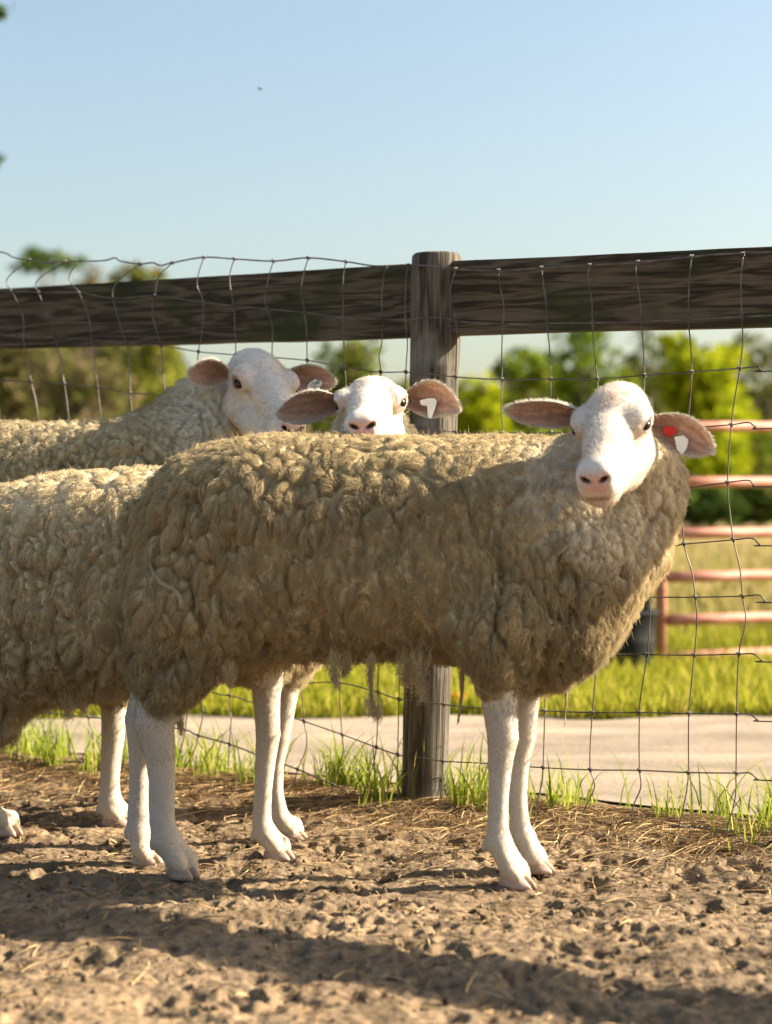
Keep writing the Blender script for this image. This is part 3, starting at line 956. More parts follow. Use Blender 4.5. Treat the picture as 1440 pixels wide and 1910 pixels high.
def tree(blobs, base_px, d, cols, label, name='tree', n=2600, leaf=0.42, gap=0.45, seed=1, trunk=True, group='trees behind the field'):
    """blobs: (px x, px y, radius px x, radius px y); crowns of leaf clumps on real limbs"""
    r = np.random.default_rng(seed)
    base = np.array([px(base_px, 955, d)[0], d, 0.0])
    t = empty(name, base, label, name.replace('_', ' '), group)
    B = [(px(x + r.normal(0, 9), y + r.normal(0, 7), d + r.uniform(-1.2, 1.2)), 1.22 * rx_ * d / F, 0.92 * ry_ * d / F) for x, y, rx_, ry_ in blobs]
    if trunk:
        b = MB()
        top = max(q[0][2] for q in B)
        th = 0.05 + 0.018 * top
        P = [base + np.array([0, 0, -0.2])]
        for k in range(1, 7):
            f_ = k / 6
            P.append(base + np.array([r.normal(0, 0.12), r.normal(0, 0.12), top * 0.92 * f_]))
        P = catmull(P, 3); V, Fc = tube(P, np.linspace(th, th * 0.2, len(P)), 8); b.add(V, Fc)
        for c, a_, h_ in B:
            s0 = base + np.array([0, 0, min(c[2] * 0.6, top * 0.7)])
            for k in range(2):
                e_ = c + r.normal(0, 0.35, 3) * np.array([a_, a_, h_])
                Q = catmull([s0, (s0 + e_) / 2 + r.normal(0, 0.1, 3) + np.array([0, 0, 0.15]), e_], 4)
                V, Fc = tube(Q, np.linspace(th * 0.45, th * 0.08, len(Q)), 6); b.add(V, Fc)
        b.build('trunk', M_BARK, t)
    wv = np.array([q[1] * q[1] * q[2] for q in B]); wv = wv ** 0.8
    k = r.choice(len(B), n, p=wv / wv.sum())
    cen = np.array([q[0] for q in B])[k]; ra = np.array([(q[1], q[1], q[2]) for q in B])[k]
    dr = unit(r.normal(size=(n, 3))); rad = r.random(n) ** 0.45
    p = cen + dr * rad[:, None] * ra
    keep = (fbm(p * (2.2 / max(1e-6, ra.mean())), 3, seed) + 0.25 * r.normal(size=n)) > (gap - 0.85) * 0.8
    p = p[keep]; n = len(p)
    u = unit(r.normal(size=(n, 3))); w = unit(np.cross(u, r.normal(size=(n, 3))))
    s_ = leaf * r.uniform(0.4, 1.0, (n, 1))
    V = np.stack([p - u * s_, p + w * s_ * 0.45, p + u * s_, p - w * s_ * 0.45], 1)
    V += r.normal(0, 0.08, V.shape) * s_[:, None]
    Fq = np.arange(n * 4).reshape(n, 4)
    c = np.array(cols); j = r.integers(0, len(c), n); kk = r.random((n, 1)); j2 = r.integers(0, len(c), n)
    col = c[j] * kk + c[j2] * (1 - kk)
    mesh_obj('crown', V.reshape(-1, 3), Fq, M_LEAF, t, smooth=False, cols=np.repeat(col * 0.85, 4, 0))
    return t


G_B = [(0.10, 0.17, 0.012), (0.17, 0.25, 0.015), (0.24, 0.30, 0.02)]
G_Y = [(0.30, 0.35, 0.012), (0.42, 0.44, 0.014), (0.24, 0.30, 0.012)]
G_D = [(0.06, 0.10, 0.022), (0.09, 0.14, 0.025), (0.04, 0.075, 0.018)]
G_O = [(0.15, 0.15, 0.045), (0.20, 0.17, 0.07), (0.12, 0.14, 0.03)]
G_R = [(0.19, 0.15, 0.085), (0.16, 0.15, 0.06), (0.22, 0.17, 0.10)]
tree([(890, 740, 40, 60), (880, 800, 50, 60), (905, 860, 55, 90)], 890, 84, G_Y, 'low yellow green tree just right of the fence post', seed=21, n=1500)
tree([(985, 700, 45, 45), (960, 760, 60, 60), (1000, 690, 30, 35), (985, 850, 70, 90)], 985, 88, G_B + G_O[:1], 'round topped mid green tree left of the front sheep head', seed=22, n=2300)
tree([(1085, 650, 62, 45), (1060, 700, 60, 55), (1110, 720, 70, 60), (1095, 600, 45, 40), (1080, 820, 90, 90), (1120, 900, 90, 70)], 1088, 92, G_B + G_D[:1], 'tall deep green tree behind the front sheep head', seed=23, n=3000)
tree([(1190, 690, 45, 50), (1205, 620, 28, 40), (1190, 780, 60, 80), (1200, 880, 60, 80)], 1195, 105, G_D + G_O, 'thin grey green tree between two brighter trees', seed=24, n=1500, gap=0.6)
tree([(1300, 690, 62, 55), (1335, 740, 58, 60), (1270, 720, 50, 55), (1310, 790, 75, 70), (1300, 860, 80, 70), (1345, 660, 35, 35), (1260, 650, 35, 30)], 1305, 80, G_Y + G_B[2:], 'bright yellow green tree above the right end of the red gate', seed=25, n=3600)
tree([(1415, 700, 40, 70), (1440, 780, 60, 90), (1400, 850, 50, 80), (1460, 680, 50, 70)], 1425, 110, G_O + G_D[:1], 'hazy olive grey tree at the right edge behind the gate', seed=26, n=2200, gap=0.6)
tree([(1520, 720, 70, 80), (1540, 820, 80, 110)], 1530, 100, G_B, 'mid green tree outside the right edge of the picture', seed=27, n=1200)
tree([(1290, 935, 70, 45), (1330, 945, 60, 40), (1250, 940, 50, 40)], 1290, 74, G_D, 'dark green bush under the bright tree behind the gate', 'bush', seed=28, n=1500, trunk=True, group='bushes at the field edge')
tree([(1395, 945, 60, 38), (1430, 930, 50, 45)], 1410, 78, G_D + G_B[:1] + G_O[:1], 'dark olive bush at the right edge of the field', 'bush', seed=29, n=1200, group='bushes at the field edge')
tree([(1010, 900, 80, 80), (900, 910, 80, 70)], 955, 79, G_B + G_O, 'olive bush seen low behind the front sheep shoulder', 'bush', seed=40, n=1500, group='bushes at the field edge')
tree([(1200, 860, 70, 80), (1390, 850, 60, 80)], 1290, 88, G_B + G_O, 'mid green bush filling the gap below the two right trees', 'bush', seed=41, n=1700, group='bushes at the field edge')
tree([(1160, 930, 70, 50), (1100, 940, 60, 40)], 1130, 76, G_D + G_B[:1], 'green bush behind the chest of the front sheep', 'bush', seed=30, n=1000, group='bushes at the field edge')
# left part of the tree line
tree([(92, 480, 48, 22), (75, 492, 38, 18), (118, 492, 38, 18), (95, 560, 60, 40), (90, 700, 70, 110), (85, 850, 80, 120)], 92, 98, [(0.06, 0.10, 0.02), (0.10, 0.14, 0.03)], 'tall tree with a flat dark crown showing above the left rail', seed=31, n=2600, gap=0.35)
tree([(165, 520, 38, 30), (160, 600, 50, 50), (165, 720, 60, 90), (160, 860, 60, 100)], 162, 104, G_R, 'bare pinkish brown tree beside the tall dark tree', seed=32, n=1500, gap=0.7)
tree([(250, 520, 48, 22), (240, 600, 55, 50), (235, 700, 60, 90), (240, 850, 60, 100)], 245, 96, G_O + G_B[:1], 'olive green tree peeping over the left rail', seed=33, n=2200, gap=0.5)
tree([(25, 690, 70, 90), (0, 800, 90, 120), (40, 620, 50, 50)], 20, 90, G_O + G_R[:1], 'olive tree at the left edge below the rail', seed=34, n=2400, gap=0.4)
tree([(300, 690, 45, 60), (290, 780, 60, 100), (310, 640, 30, 40)], 297, 86, [(0.20, 0.22, 0.03), (0.28, 0.28, 0.05), (0.15, 0.17, 0.03)], 'yellowish tree left of the rear sheep ear', seed=35, n=1900, gap=0.4)
tree([(130, 720, 60, 80), (190, 740, 60, 90), (150, 850, 90, 100)], 150, 82, G_R + G_O, 'brownish half bare tree over the back of the rear sheep', seed=36, n=2200, gap=0.45)
tree([(665, 660, 40, 40), (640, 700, 45, 50), (690, 720, 50, 60), (660, 820, 70, 110)], 665, 94, G_B + G_O, 'green tree showing between the two rear sheep heads', seed=37, n=1900, gap=0.5)
tree([(600, 660, 25, 30), (590, 760, 40, 90), (560, 830, 50, 80)], 590, 112, G_D + G_B[:1] + G_O[:1], 'slim blue green tree behind the rear sheep ear', seed=38, n=1000, gap=0.65)
tree([(750, 780, 50, 60), (800, 800, 50, 60), (780, 870, 90, 90)], 780, 90, G_Y[:1] + G_B, 'low green tree hidden behind the fence post', seed=39, n=1200, gap=0.4)
for i, (bx, dd) in enumerate([(-260, 95), (-140, 90), (430, 118), (500, 104)]):
    hh = 690 if bx < 0 else 815
    tree([(bx, hh, 70, 70), (bx + 40, hh + 90, 80, 90)], bx, dd, G_O + G_B[:1],
         ['olive tree beyond the left edge', 'second olive tree beyond the left edge', 'low distant tree right of the rear sheep neck', 'low distant tree behind the rear sheep face'][i], seed=50 + i, n=900, gap=0.4)

def woods():
    r = np.random.default_rng(99); n = 36000; d0 = 135.0
    x = r.uniform(-34, 34, n); y = d0 + r.uniform(-6, 6, n)
    top = 9.2 + 2.6 * fbm(np.stack([x * 0.16, 0 * x, 0 * x], 1), 4, 7) + 5.0 * smoothstep(-13.5, -17.0, x)
    z = top * r.random(n) ** 0.75
    p = np.stack([x, y, z], 1)
    u = unit(r.normal(size=(n, 3))); w = unit(np.cross(u, r.normal(size=(n, 3)))); s_ = r.uniform(0.3, 0.75, (n, 1))
    V = np.stack([p - u * s_, p + w * s_ * 0.5, p + u * s_, p - w * s_ * 0.5], 1)
    tone = fbm(p * np.array([0.25, 0, 0.2]), 3, 17)[:, None]
    c = np.where(tone > 0.1, np.array([[0.21, 0.24, 0.05]]), np.where(tone > -0.2, np.array([[0.15, 0.17, 0.05]]), np.array([[0.20, 0.165, 0.085]]))) * r.uniform(0.6, 1.25, (n, 1))
    tag(mesh_obj('distant_woods', V.reshape(-1, 3), np.arange(n * 4).reshape(n, 4), M_LEAF, smooth=False, cols=np.repeat(c, 4, 0)), 'far band of mixed woodland along the end of the field', 'woods', kind='stuff')


woods()
# a tree standing outside the left edge: only two leafy twig ends reach into the picture
def edge_tree():
    d = 12.0
    base = np.array([-3.6, d, 0.0])
    t = empty('broadleaf_tree', base, 'tree at the left edge with only two leafy twig ends in view against the sky', 'tree')
    r = np.random.default_rng(77)
    b = MB()
    P = catmull([base + [0, 0, -0.2], base + [0.05, 0, 1.2], base + [-0.05, 0.1, 2.6], base + [0.1, 0, 4.2]], 5)
    V, Fc = tube(P, np.linspace(0.10, 0.03, len(P)), 9); b.add(V, Fc)
    ends = []
    for (x, y) in ((4, 24), (-6, 302)):
        e_ = px(x, y, d); s0 = base + np.array([0.0, 0.05, e_[2] - 0.5])
        Q = catmull([s0, s0 * 0.5 + e_ * 0.5 + np.array([0, 0, 0.18]), e_], 6); V, Fc = tube(Q, np.linspace(0.03, 0.005, len(Q)), 6); b.add(V, Fc)
        ends += [(e_ - np.array([0.02, 0, 0]), 0.05, 50), (Q[8] - np.array([0.12, 0, 0]), 0.12, 120), (Q[5] - np.array([0.2, 0, 0]), 0.25, 160)]
    for k in range(8):
        c = base + np.array([r.uniform(-1.3, 0.45), r.uniform(-0.8, 0.8), r.uniform(1.8, 4.6)]); s0 = base + np.array([0, 0, c[2] - 0.5])
        Q = catmull([s0, (s0 + c) / 2 + [0, 0, 0.1], c], 4); V, Fc = tube(Q, np.linspace(0.03, 0.006, len(Q)), 6); b.add(V, Fc)
        ends.append((c, 0.42, 260))
    b.build('trunk', M_BARK, t)
    p = np.concatenate([c + r.normal(0, s_ * 0.5, (m_, 3)) for c, s_, m_ in ends]); n = len(p)
    u = unit(r.normal(size=(n, 3))); w = unit(np.cross(u, r.normal(size=(n, 3)))); s_ = r.uniform(0.02, 0.045, (n, 1))
    V = np.stack([p - u * s_, p + w * s_ * 0.5, p + u * s_, p - w * s_ * 0.5], 1)
    c = np.array(G_D + G_B[:1]); col = c[r.integers(0, len(c), n)]
    mesh_obj('crown', V.reshape(-1, 3), np.arange(n * 4).reshape(n, 4), M_LEAF, t, smooth=False, cols=np.repeat(col, 4, 0))


edge_tree()
# flying insect
fi = px(486, 166, 5.2)
fly = empty('flying_insect', fi, 'tiny dark insect flying in the open sky', 'insect')
b = MB()
for q, rr in (((-0.004, 0, 0), 0.0022), ((0, 0, 0.0004), 0.0028), ((0.0036, 0, 0.0004), 0.0018)):
    V, Fc = tube([fi + np.array(q) + np.array([x_, 0, 0]) for x_ in (-rr, -rr * 0.5, 0, rr * 0.5, rr)], [rr * 0.2, rr * 0.85, rr, rr * 0.85, rr * 0.2], 8); b.add(V, Fc)
b.build('body', M_INK, fly)
for sgn in (-1, 1):
    b = MB()
    V = [fi + np.array(q) for q in ((0, 0, 0.001), (-0.005, sgn * 0.004, 0.004), (-0.008, sgn * 0.005, 0.004), (-0.006, sgn * 0.001, 0.001))]
    b.add(V, [(0, 1, 2, 3)]).build('wing', mat_plain('wing', (0.25, 0.25, 0.25)), fly, smooth=False)

# ------------------------------------------------------------------ sheep
FUR = np.array([0.68, 0.625, 0.55]); PINK = np.array([0.66, 0.36, 0.31]); DUST = np.array([0.50, 0.40, 0.28]); DARKP = np.array([0.16, 0.085, 0.065])


class Head:
    """frame of a head: origin between the eyes, f towards the nose, u up from the face, r to the animal's left"""
    def __init__(s, eye_px, d, fwd, roll=0.0, size=1.0):
        s.o = px(eye_px[0], eye_px[1], d)
        s.f = unit(np.array(fwd, float))
        z = np.array([0, 0, 1.0]); u = unit(z - s.f * (z @ s.f)); r = np.cross(u, s.f)
        a = R(roll)
        s.u = u * math.cos(a) + r * math.sin(a); s.r = np.cross(s.u, s.f)
        s.fr = np.array([s.f, s.r, s.u]); s.k = size

    def p(s, f, r, u): return s.o + (s.f * f + s.r * r + s.u * u) * s.k

    def loc(s, P): return (P - s.o) @ s.fr.T / s.k


def head_sdf(fd, H):
    k = H.k
    c = lambda *a: H.p(*a)
    fd.cone(c(-0.075, 0, -0.024), c(-0.02, 0, -0.014), 0.054 * k, 0.057 * k, 0.02)      # cranium
    fd.ell(c(-0.055, 0, 0.016), np.array([0.05, 0.045, 0.032]) * k, H.fr, 0.03)          # poll
    fd.cone(c(-0.01, 0, -0.012), c(0.075, 0, -0.016), 0.057 * k, 0.038 * k, 0.02)        # forehead
    fd.cone(c(0.06, 0, -0.008), c(0.160, 0, -0.030), 0.037 * k, 0.029 * k, 0.02)         # bridge of the nose
    for q in (-1, 1):
        fd.ell(c(0.008, q * 0.053, 0.006), np.array([0.036, 0.023, 0.026]) * k, H.fr, 0.016)   # brow / orbit
        fd.cone(c(-0.022, q * 0.030, -0.070), c(0.055, q * 0.022, -0.075), 0.040 * k, 0.030 * k, 0.022)   # cheek, jaw
        fd.cone(c(0.055, q * 0.019, -0.072), c(0.150, q * 0.010, -0.068), 0.032 * k, 0.020 * k, 0.022)
        fd.ell(c(0.165, q * 0.014, -0.032), np.array([0.034, 0.024, 0.026]) * k, H.fr, 0.014)   # nostril wing
        fd.ell(c(0.160, q * 0.016, -0.056), np.array([0.032, 0.022, 0.022]) * k, H.fr, 0.012)   # upper lip
    fd.ell(c(0.152, 0, -0.079), np.array([0.032, 0.026, 0.016]) * k, H.fr, 0.010)          # chin
    for q in (-1, 1):
        # nostril slit
        e1 = unit(H.r * q * 0.9 + H.u * 0.5 - H.f * 0.25); e0 = H.f; e2 = unit(np.cross(e0, e1)); e0 = np.cross(e1, e2)
        fd.ell(c(0.194, q * 0.0155, -0.030), np.array([0.016, 0.0105, 0.0045]) * k, np.array([e0, e1, e2]), 0.006, 's')
        # line of the mouth
        fd.cone(c(0.196, 0, -0.071), c(0.178, q * 0.026, -0.072), 0.0035 * k, 0.003 * k, 0.006, 's')
        fd.cone(c(0.178, q * 0.028, -0.072), c(0.125, q * 0.044, -0.062), 0.003 * k, 0.002 * k, 0.006, 's')
        # eye hollow and tear duct pit
        fd.ell(c(0.020, q * 0.0740, 0.000), np.array([0.0195, 0.012, 0.0125]) * k, H.fr, 0.006, 's')
        fd.ell(c(0.019, q * 0.0655, 0.0115), np.array([0.020, 0.0085, 0.0050]) * k, H.fr, 0.005)      # lids
        fd.ell(c(0.021, q * 0.0650, -0.0122), np.array([0.017, 0.0075, 0.0040]) * k, H.fr, 0.005)
        fd.ell(c(0.050, q * 0.0530, -0.014), np.array([0.012, 0.006, 0.005]) * k, H.fr, 0.010, 's')
    fd.cone(c(0.200, 0, -0.036), c(0.192, 0, -0.060), 0.003 * k, 0.002 * k, 0.008, 's')      # philtrum


def head_cols(P, H, col):
    q = H.loc(P); f, r, u = q[:, 0], q[:, 1], q[:, 2]; ar = np.abs(r)
    inh = (f > -0.12) & (np.linalg.norm(q - np.array([0.05, 0, -0.03]), axis=1) < 0.22)

    def mixc(c, w):
        w = (w * inh)[:, None]; col[:] = col * (1 - w) + c * w
    nz = fbm(P * 60, 3, 3)
    mixc(np.array([0.62, 0.46, 0.39]), 0.65 * smoothstep(0.05, 0.5, fbm(P * 22, 3, 8)))
    mixc(PINK, 0.72 * smoothstep(0.165, 0.188, f + 0.006 * nz) * smoothstep(-0.060, -0.048, u) * smoothstep(0.006, -0.012, u + 0.012) * smoothstep(0.031, 0.020, ar))
    mixc(PINK, 0.12 * smoothstep(0.165, 0.19, f) * smoothstep(-0.05, -0.07, u))
    for sg in (-1, 1):
        dq = q - np.array([0.194, sg * 0.0165, -0.030]); a1 = dq[:, 1] * sg * 0.87 + dq[:, 2] * 0.48; a2 = -dq[:, 1] * sg * 0.48 + dq[:, 2] * 0.87
        mixc(DARKP * 0.5, smoothstep(1.15, 0.75, np.sqrt((a1 / 0.0115) ** 2 + (a2 / 0.0045) ** 2 + (dq[:, 0] / 0.02) ** 2)))
        d = np.linalg.norm((q - np.array([0.020, sg * 0.070, 0.0])) / np.array([1.35, 1, 1]), axis=1)
        mixc(np.array([0.66, 0.50, 0.44]), 0.4 * smoothstep(0.034, 0.018, d))
        mixc(DARKP, 0.75 * smoothstep(0.0172, 0.0150, d))
        d = np.linalg.norm((q - np.array([0.048, sg * 0.052, -0.013])) / np.array([1.3, 1, 0.8]), axis=1)
        mixc(np.array([0.42, 0.28, 0.23]), 0.6 * smoothstep(0.016, 0.006, d))
    m = np.exp(-((u + 0.071) / 0.0035) ** 2) * smoothstep(0.12, 0.14, f) * smoothstep(0.030, 0.02, ar) * (f > 0.12)
    mixc(np.array([0.30, 0.17, 0.13]), 0.8 * m)
    return col


def ear_mesh(base, o, n, L, W, fold=0.55, seed=0, droop=0.0, tipdrop=0.0):
    """cupped leaf: o along the ear, n the way its hollow faces; returns verts, faces, colours"""
    o = unit(o); n = unit(n - o * (np.dot(n, o))); w = np.cross(n, o)
    ns, ntt = 34, 19; S = np.linspace(0, 1, ns); T = np.linspace(-1, 1, ntt)
    V = []; C = []
    for side in (0, 1):
        for s_ in S:
            if s_ < 0.48: pr = 0.34 + 0.66 * math.sin(s_ / 0.48 * math.pi / 2) ** 1.15
            else: pr = math.cos((s_ - 0.48) / 0.52 * math.pi / 2) ** 0.58
            pr = max(pr, 0.02)
            cup = W * (0.95 * (1 - s_) ** 1.3 + 0.26) * pr
            for t in T:
                th = t * (0.75 + 0.75 * (1 - s_))                      # more tube like towards the head
                y = math.sin(th) / math.sin(0.75 + 0.75 * (1 - s_)) * W * pr
                dz = -cup * (math.cos(th) - math.cos(0.75 + 0.75 * (1 - s_))) / (1 - math.cos(0.75 + 0.75 * (1 - s_)) + 1e-6)
                p = base + o * L * s_ + w * y + n * dz
                p = p - np.array([0, 0, 1]) * (droop * s_ ** 2 + tipdrop * max(0, s_ - 0.6) ** 2 * L)
                edge = 1 - abs(t) ** 6
                p = p - n * (0.0042 * side * edge) - n * 0.0006 * side
                wob = 0.0012 * math.sin(9 * s_ + 5 * t + seed)
                V.append(p + n * wob)
                if side == 0:
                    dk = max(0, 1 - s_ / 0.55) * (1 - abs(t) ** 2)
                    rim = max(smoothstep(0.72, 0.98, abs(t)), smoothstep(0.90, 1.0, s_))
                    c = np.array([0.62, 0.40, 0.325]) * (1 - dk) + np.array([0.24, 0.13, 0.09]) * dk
                    # ridges of hair along the hollow
                    st = 0.5 + 0.5 * math.sin(t * 13 + 2 * math.sin(s_ * 5 + seed))
                    c = c * (0.82 + 0.25 * st)
                    c = c * (1 - rim) + FUR * 0.98 * rim
                else:
                    c = FUR * np.array([0.97, 0.92, 0.86])
                C.append(c)
    Fc = []; m = ns * ntt
    for i in range(ns - 1):
        for j in range(ntt - 1):
            a = i * ntt + j
            Fc.append((a, a + ntt, a + ntt + 1, a + 1)); Fc.append((m + a, m + a + 1, m + a + ntt + 1, m + a + ntt))
    for i in range(ns - 1):
        a = i * ntt; Fc.append((a, m + a, m + a + ntt, a + ntt)); a += ntt - 1; Fc.append((a, a + ntt, m + a + ntt, m + a))
    for j in range(ntt - 1):
        a = (ns - 1) * ntt + j; Fc.append((a, m + a, m + a + 1, a + 1))
    return np.array(V), np.array(Fc), np.array(C)


def almond_eye(H, q, root):
    """eyeball with a glossy dark surface and lids already in the skull"""
    c = H.p(0.021, q * 0.0612, -0.0005); k = H.k
    V, Fc = [], []
    m, n_ = 20, 12
    for i in range(n_ + 1):
        a = math.pi * i / n_
        for j in range(m):
            b = 2 * math.pi * j / m
            V.append(c + (H.f * math.cos(b) * math.sin(a) * 0.0168 + H.u * math.sin(b) * math.sin(a) * 0.0118 + H.r * math.cos(a) * 0.0125) * k)
    for i in range(n_):
        for j in range(m): Fc.append((i * m + j, i * m + (j + 1) % m, (i + 1) * m + (j + 1) % m, (i + 1) * m + j))
    return mesh_obj('eye', V, Fc, M_EYE, root)


def hoof(p, yaw, s_, root):
    """cloven hoof, two claws pointing along yaw; p is on the ground under the pastern"""
    fw = np.array([math.cos(yaw), math.sin(yaw), 0]); sd = np.array([-fw[1], fw[0], 0])
    b = MB()
    for q in (-1, 1):
        V = []; m = 14
        for (z, ln, wd, back) in ((0.0, 0.040, 0.0135, 0.026), (0.010, 0.038, 0.0145, 0.026), (0.024, 0.027, 0.0140, 0.024), (0.034, 0.018, 0.011, 0.018), (0.038, 0.004, 0.003, 0.004)):
            for k in range(m):
                a = 2 * math.pi * k / m
                x_ = math.cos(a) * (ln if math.cos(a) > 0 else back); y_ = math.sin(a) * wd * (1 - 0.35 * max(0, math.cos(a)) ** 2)
                V.append(p + (fw * (x_ + 0.004) + sd * (y_ + q * 0.0150 - q * 0.006 * max(0, math.cos(a))) + np.array([0, 0, z * 0.72])) * s_)
        Fc = [tuple(range(m))[::-1]]
        for i in range(4):
            for k in range(m): Fc.append((i * m + k, i * m + (k + 1) % m, (i + 1) * m + (k + 1) % m, (i + 1) * m + k))
        Fc.append(tuple(4 * m + k for k in range(m)))
        b.add(V, Fc)
    return b.build('hoof', M_HOOF, root)


def make_sheep(S):
    r = np.random.default_rng(S['seed'])
    X0, X1 = S['xr']; Y0, Y1 = S['yr']
    lo = (X0, Y0, -0.02); hi = (X1, Y1, S['top'])
    H = Head(*S['head'])
    root = empty('sheep', (S['base'][0], S['base'][1], 0), S['label'], 'sheep', 'sheep in the pen')
    # ---- torso profile along X
    st = np.array(S['stations'], float)                  # px x, top, bottom, half width, ycentre
    yc = st[:, 4]
    sx = (st[:, 0] - CX) * yc / F
    zt_ = CAMH - (st[:, 1] - CY) * yc / F; zb_ = CAMH - (st[:, 2] - CY) * yc / F
    xf = np.linspace(sx[0], sx[-1], 400)

    def sm(a, k=15):
        b = np.interp(xf, sx, a); b2 = np.convolve(np.pad(b, k, mode='edge'), np.ones(2 * k + 1) / (2 * k + 1), 'valid'); return b2
    ZT, ZB, HW, YC = sm(zt_), sm(zb_), sm(st[:, 3]), sm(yc)

    def torso(shr):
        def f_(X, Y, Z):
            x = X[:, 0, 0]
            hh = np.maximum(np.interp(x, xf, (ZT - ZB) / 2) - shr, 0.004)[:, None, None].astype(np.float32)
            hw = np.maximum(np.interp(x, xf, HW) - shr, 0.004)[:, None, None].astype(np.float32)
            zc = np.interp(x, xf, (ZT + ZB) / 2)[:, None, None].astype(np.float32); y0 = np.interp(x, xf, YC)[:, None, None].astype(np.float32)
            a = np.abs((Y - y0) / hw) ** 2.3 + np.abs((Z - zc) / hh) ** 2.3
            d = (a ** (1 / 2.3) - 1) * np.minimum(hw, hh)
            e = np.maximum(xf[0] - X, X - xf[-1]) + 0 * Y + 0 * Z
            return np.maximum(d, e + shr)
        return f_
    tlo = (xf[0], (YC - HW).min(), ZB.min()); thi = (xf[-1], (YC + HW).max(), ZT.max())

    # ---- body: skull, neck, legs and trunk in one skin
    fd = Field(lo, hi, S['h'])
    fd.fn(torso(0.05), tlo, thi, 0.03)
    for a, b_, ra, rb in S['neck']:
        fd.cone(px(*a), px(*b_), ra * 0.72, rb * 0.80, 0.04)
    head_sdf(fd, H)
    hooves = []
    for leg in S['legs']:
        d = leg['d']; pts = [(px(x, y, d + dd), 0.87 * w * d / F / 2) for x, y, w, dd in leg['pts']]
        for (a, ra), (b_, rb) in zip(pts[:-1], pts[1:]):
            fd.cone(a, b_, ra, rb, 0.003)
        yaw = leg['yaw']; fw = np.array([math.cos(yaw), math.sin(yaw), 0]); sd = np.array([-fw[1], fw[0], 0])
        hp = px(*leg['hoof'], d); g = float(ground_h(np.array([hp[0]]), np.array([hp[1]]))[0]); hp[2] = g - 0.002
        ft, rf_ = pts[-1]
        s_ = leg.get('s', 1.0)
        for q in (-1, 1):                                # pasterns
            a = ft + sd * q * 0.007 * s_; e_ = hp + sd * q * 0.0145 * s_ + np.array([0, 0, 0.030 * s_]) + fw * 0.002
            fd.cone(a, e_, rf_ * 0.80, 0.0165 * s_, 0.012)
            e2 = hp + sd * q * 0.0135 * s_ + fw * 0.015 * s_ + np.array([0, 0, 0.0205 * s_])
            fd.cone(e_, e2, 0.0165 * s_, 0.012 * s_, 0.008)
            dw = ft - fw * rf_ * 0.95 + sd * q * 0.010 - np.array([0, 0, 0.004])
            fd.cone(dw, dw - np.array([0, 0, 0.012]) - fw * 0.004, 0.008 * s_, 0.005 * s_, 0.006)
        hooves.append((hp, yaw, s_))
    P, Fq = fd.mesh(1)
    N = normals(P, Fq)
    del fd
    cl = np.repeat(FUR[None], len(P), 0)
    z = P[:, 2]
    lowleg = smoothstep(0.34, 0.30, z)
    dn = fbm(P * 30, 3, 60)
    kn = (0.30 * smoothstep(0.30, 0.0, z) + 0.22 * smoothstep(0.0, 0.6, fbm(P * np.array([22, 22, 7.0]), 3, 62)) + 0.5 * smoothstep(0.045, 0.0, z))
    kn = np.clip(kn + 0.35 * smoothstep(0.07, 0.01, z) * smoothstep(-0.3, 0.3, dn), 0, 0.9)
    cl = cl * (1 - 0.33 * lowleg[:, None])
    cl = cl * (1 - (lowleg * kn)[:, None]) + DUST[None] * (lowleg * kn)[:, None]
    for leg in S['legs']:
        kx, ky, kw, kd = leg['pts'][leg.get('knee', 1)]
        kp = px(kx, ky, leg['d'] + kd); w = 0.45 * np.exp(-(np.linalg.norm((P - kp) / np.array([1, 1, 1.3]), axis=1) / 0.035) ** 2)[:, None]
        cl = cl * (1 - w) + np.array([0.55, 0.41, 0.26])[None] * w
    cl = head_cols(P, H, cl)
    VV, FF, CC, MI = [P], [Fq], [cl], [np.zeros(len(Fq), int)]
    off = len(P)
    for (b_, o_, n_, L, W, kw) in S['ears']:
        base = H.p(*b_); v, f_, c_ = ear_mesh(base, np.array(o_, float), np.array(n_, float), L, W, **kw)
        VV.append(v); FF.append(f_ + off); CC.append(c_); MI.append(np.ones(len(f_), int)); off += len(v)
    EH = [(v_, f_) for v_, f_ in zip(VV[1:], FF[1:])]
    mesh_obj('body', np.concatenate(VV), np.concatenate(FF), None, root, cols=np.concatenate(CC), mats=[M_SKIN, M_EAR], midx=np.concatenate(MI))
    for q in (-1, 1): almond_eye(H, q, root)
    for hp, yaw, s_ in hooves: hoof(hp, yaw, s_, root)

    # ---- short coat on face, ears and legs
    nf = S['coat']
    def wf(c): return (np.linalg.norm(H.loc(c) - np.array([0.03, 0, -0.03]), axis=1) < 0.17) * 1.6 + (c[:, 2] < 0.20) * 0.25 + ((c[:, 2] >= 0.20) & (c[:, 2] < 0.36)) * 0.7 + 0.001
    rp, rn = sample(P, Fq, N, nf, r, wf)
    hl = H.loc(rp); inhead = np.linalg.norm(hl - np.array([0.03, 0, -0.03]), axis=1) < 0.18
    bare = inhead & (hl[:, 0] > 0.165) & (hl[:, 2] > -0.06)
    eyd = np.minimum(np.linalg.norm(hl - np.array([0.020, 0.07, 0]), axis=1), np.linalg.norm(hl - np.array([0.020, -0.07, 0]), axis=1))
    kd = KDTree(len(P))
    keep = ~(bare | (inhead & (eyd < 0.024)))
    rp, rn, inhead = rp[keep], rn[keep], inhead[keep]
    fl = np.where(inhead[:, None], -H.f[None] * 0.6 - np.array([0, 0, 0.6])[None], np.array([[0, 0, -1.0]]))
    fl = unit(fl - rn * (fl * rn).sum(1, keepdims=True) + 0.16 * r.normal(size=rp.shape))
    ln = r.uniform(0.004, 0.0085, (len(rp), 1)) * np.where(inhead, 1, 0.7)[:, None]; t = np.linspace(0, 1, 4)[None, :, None]
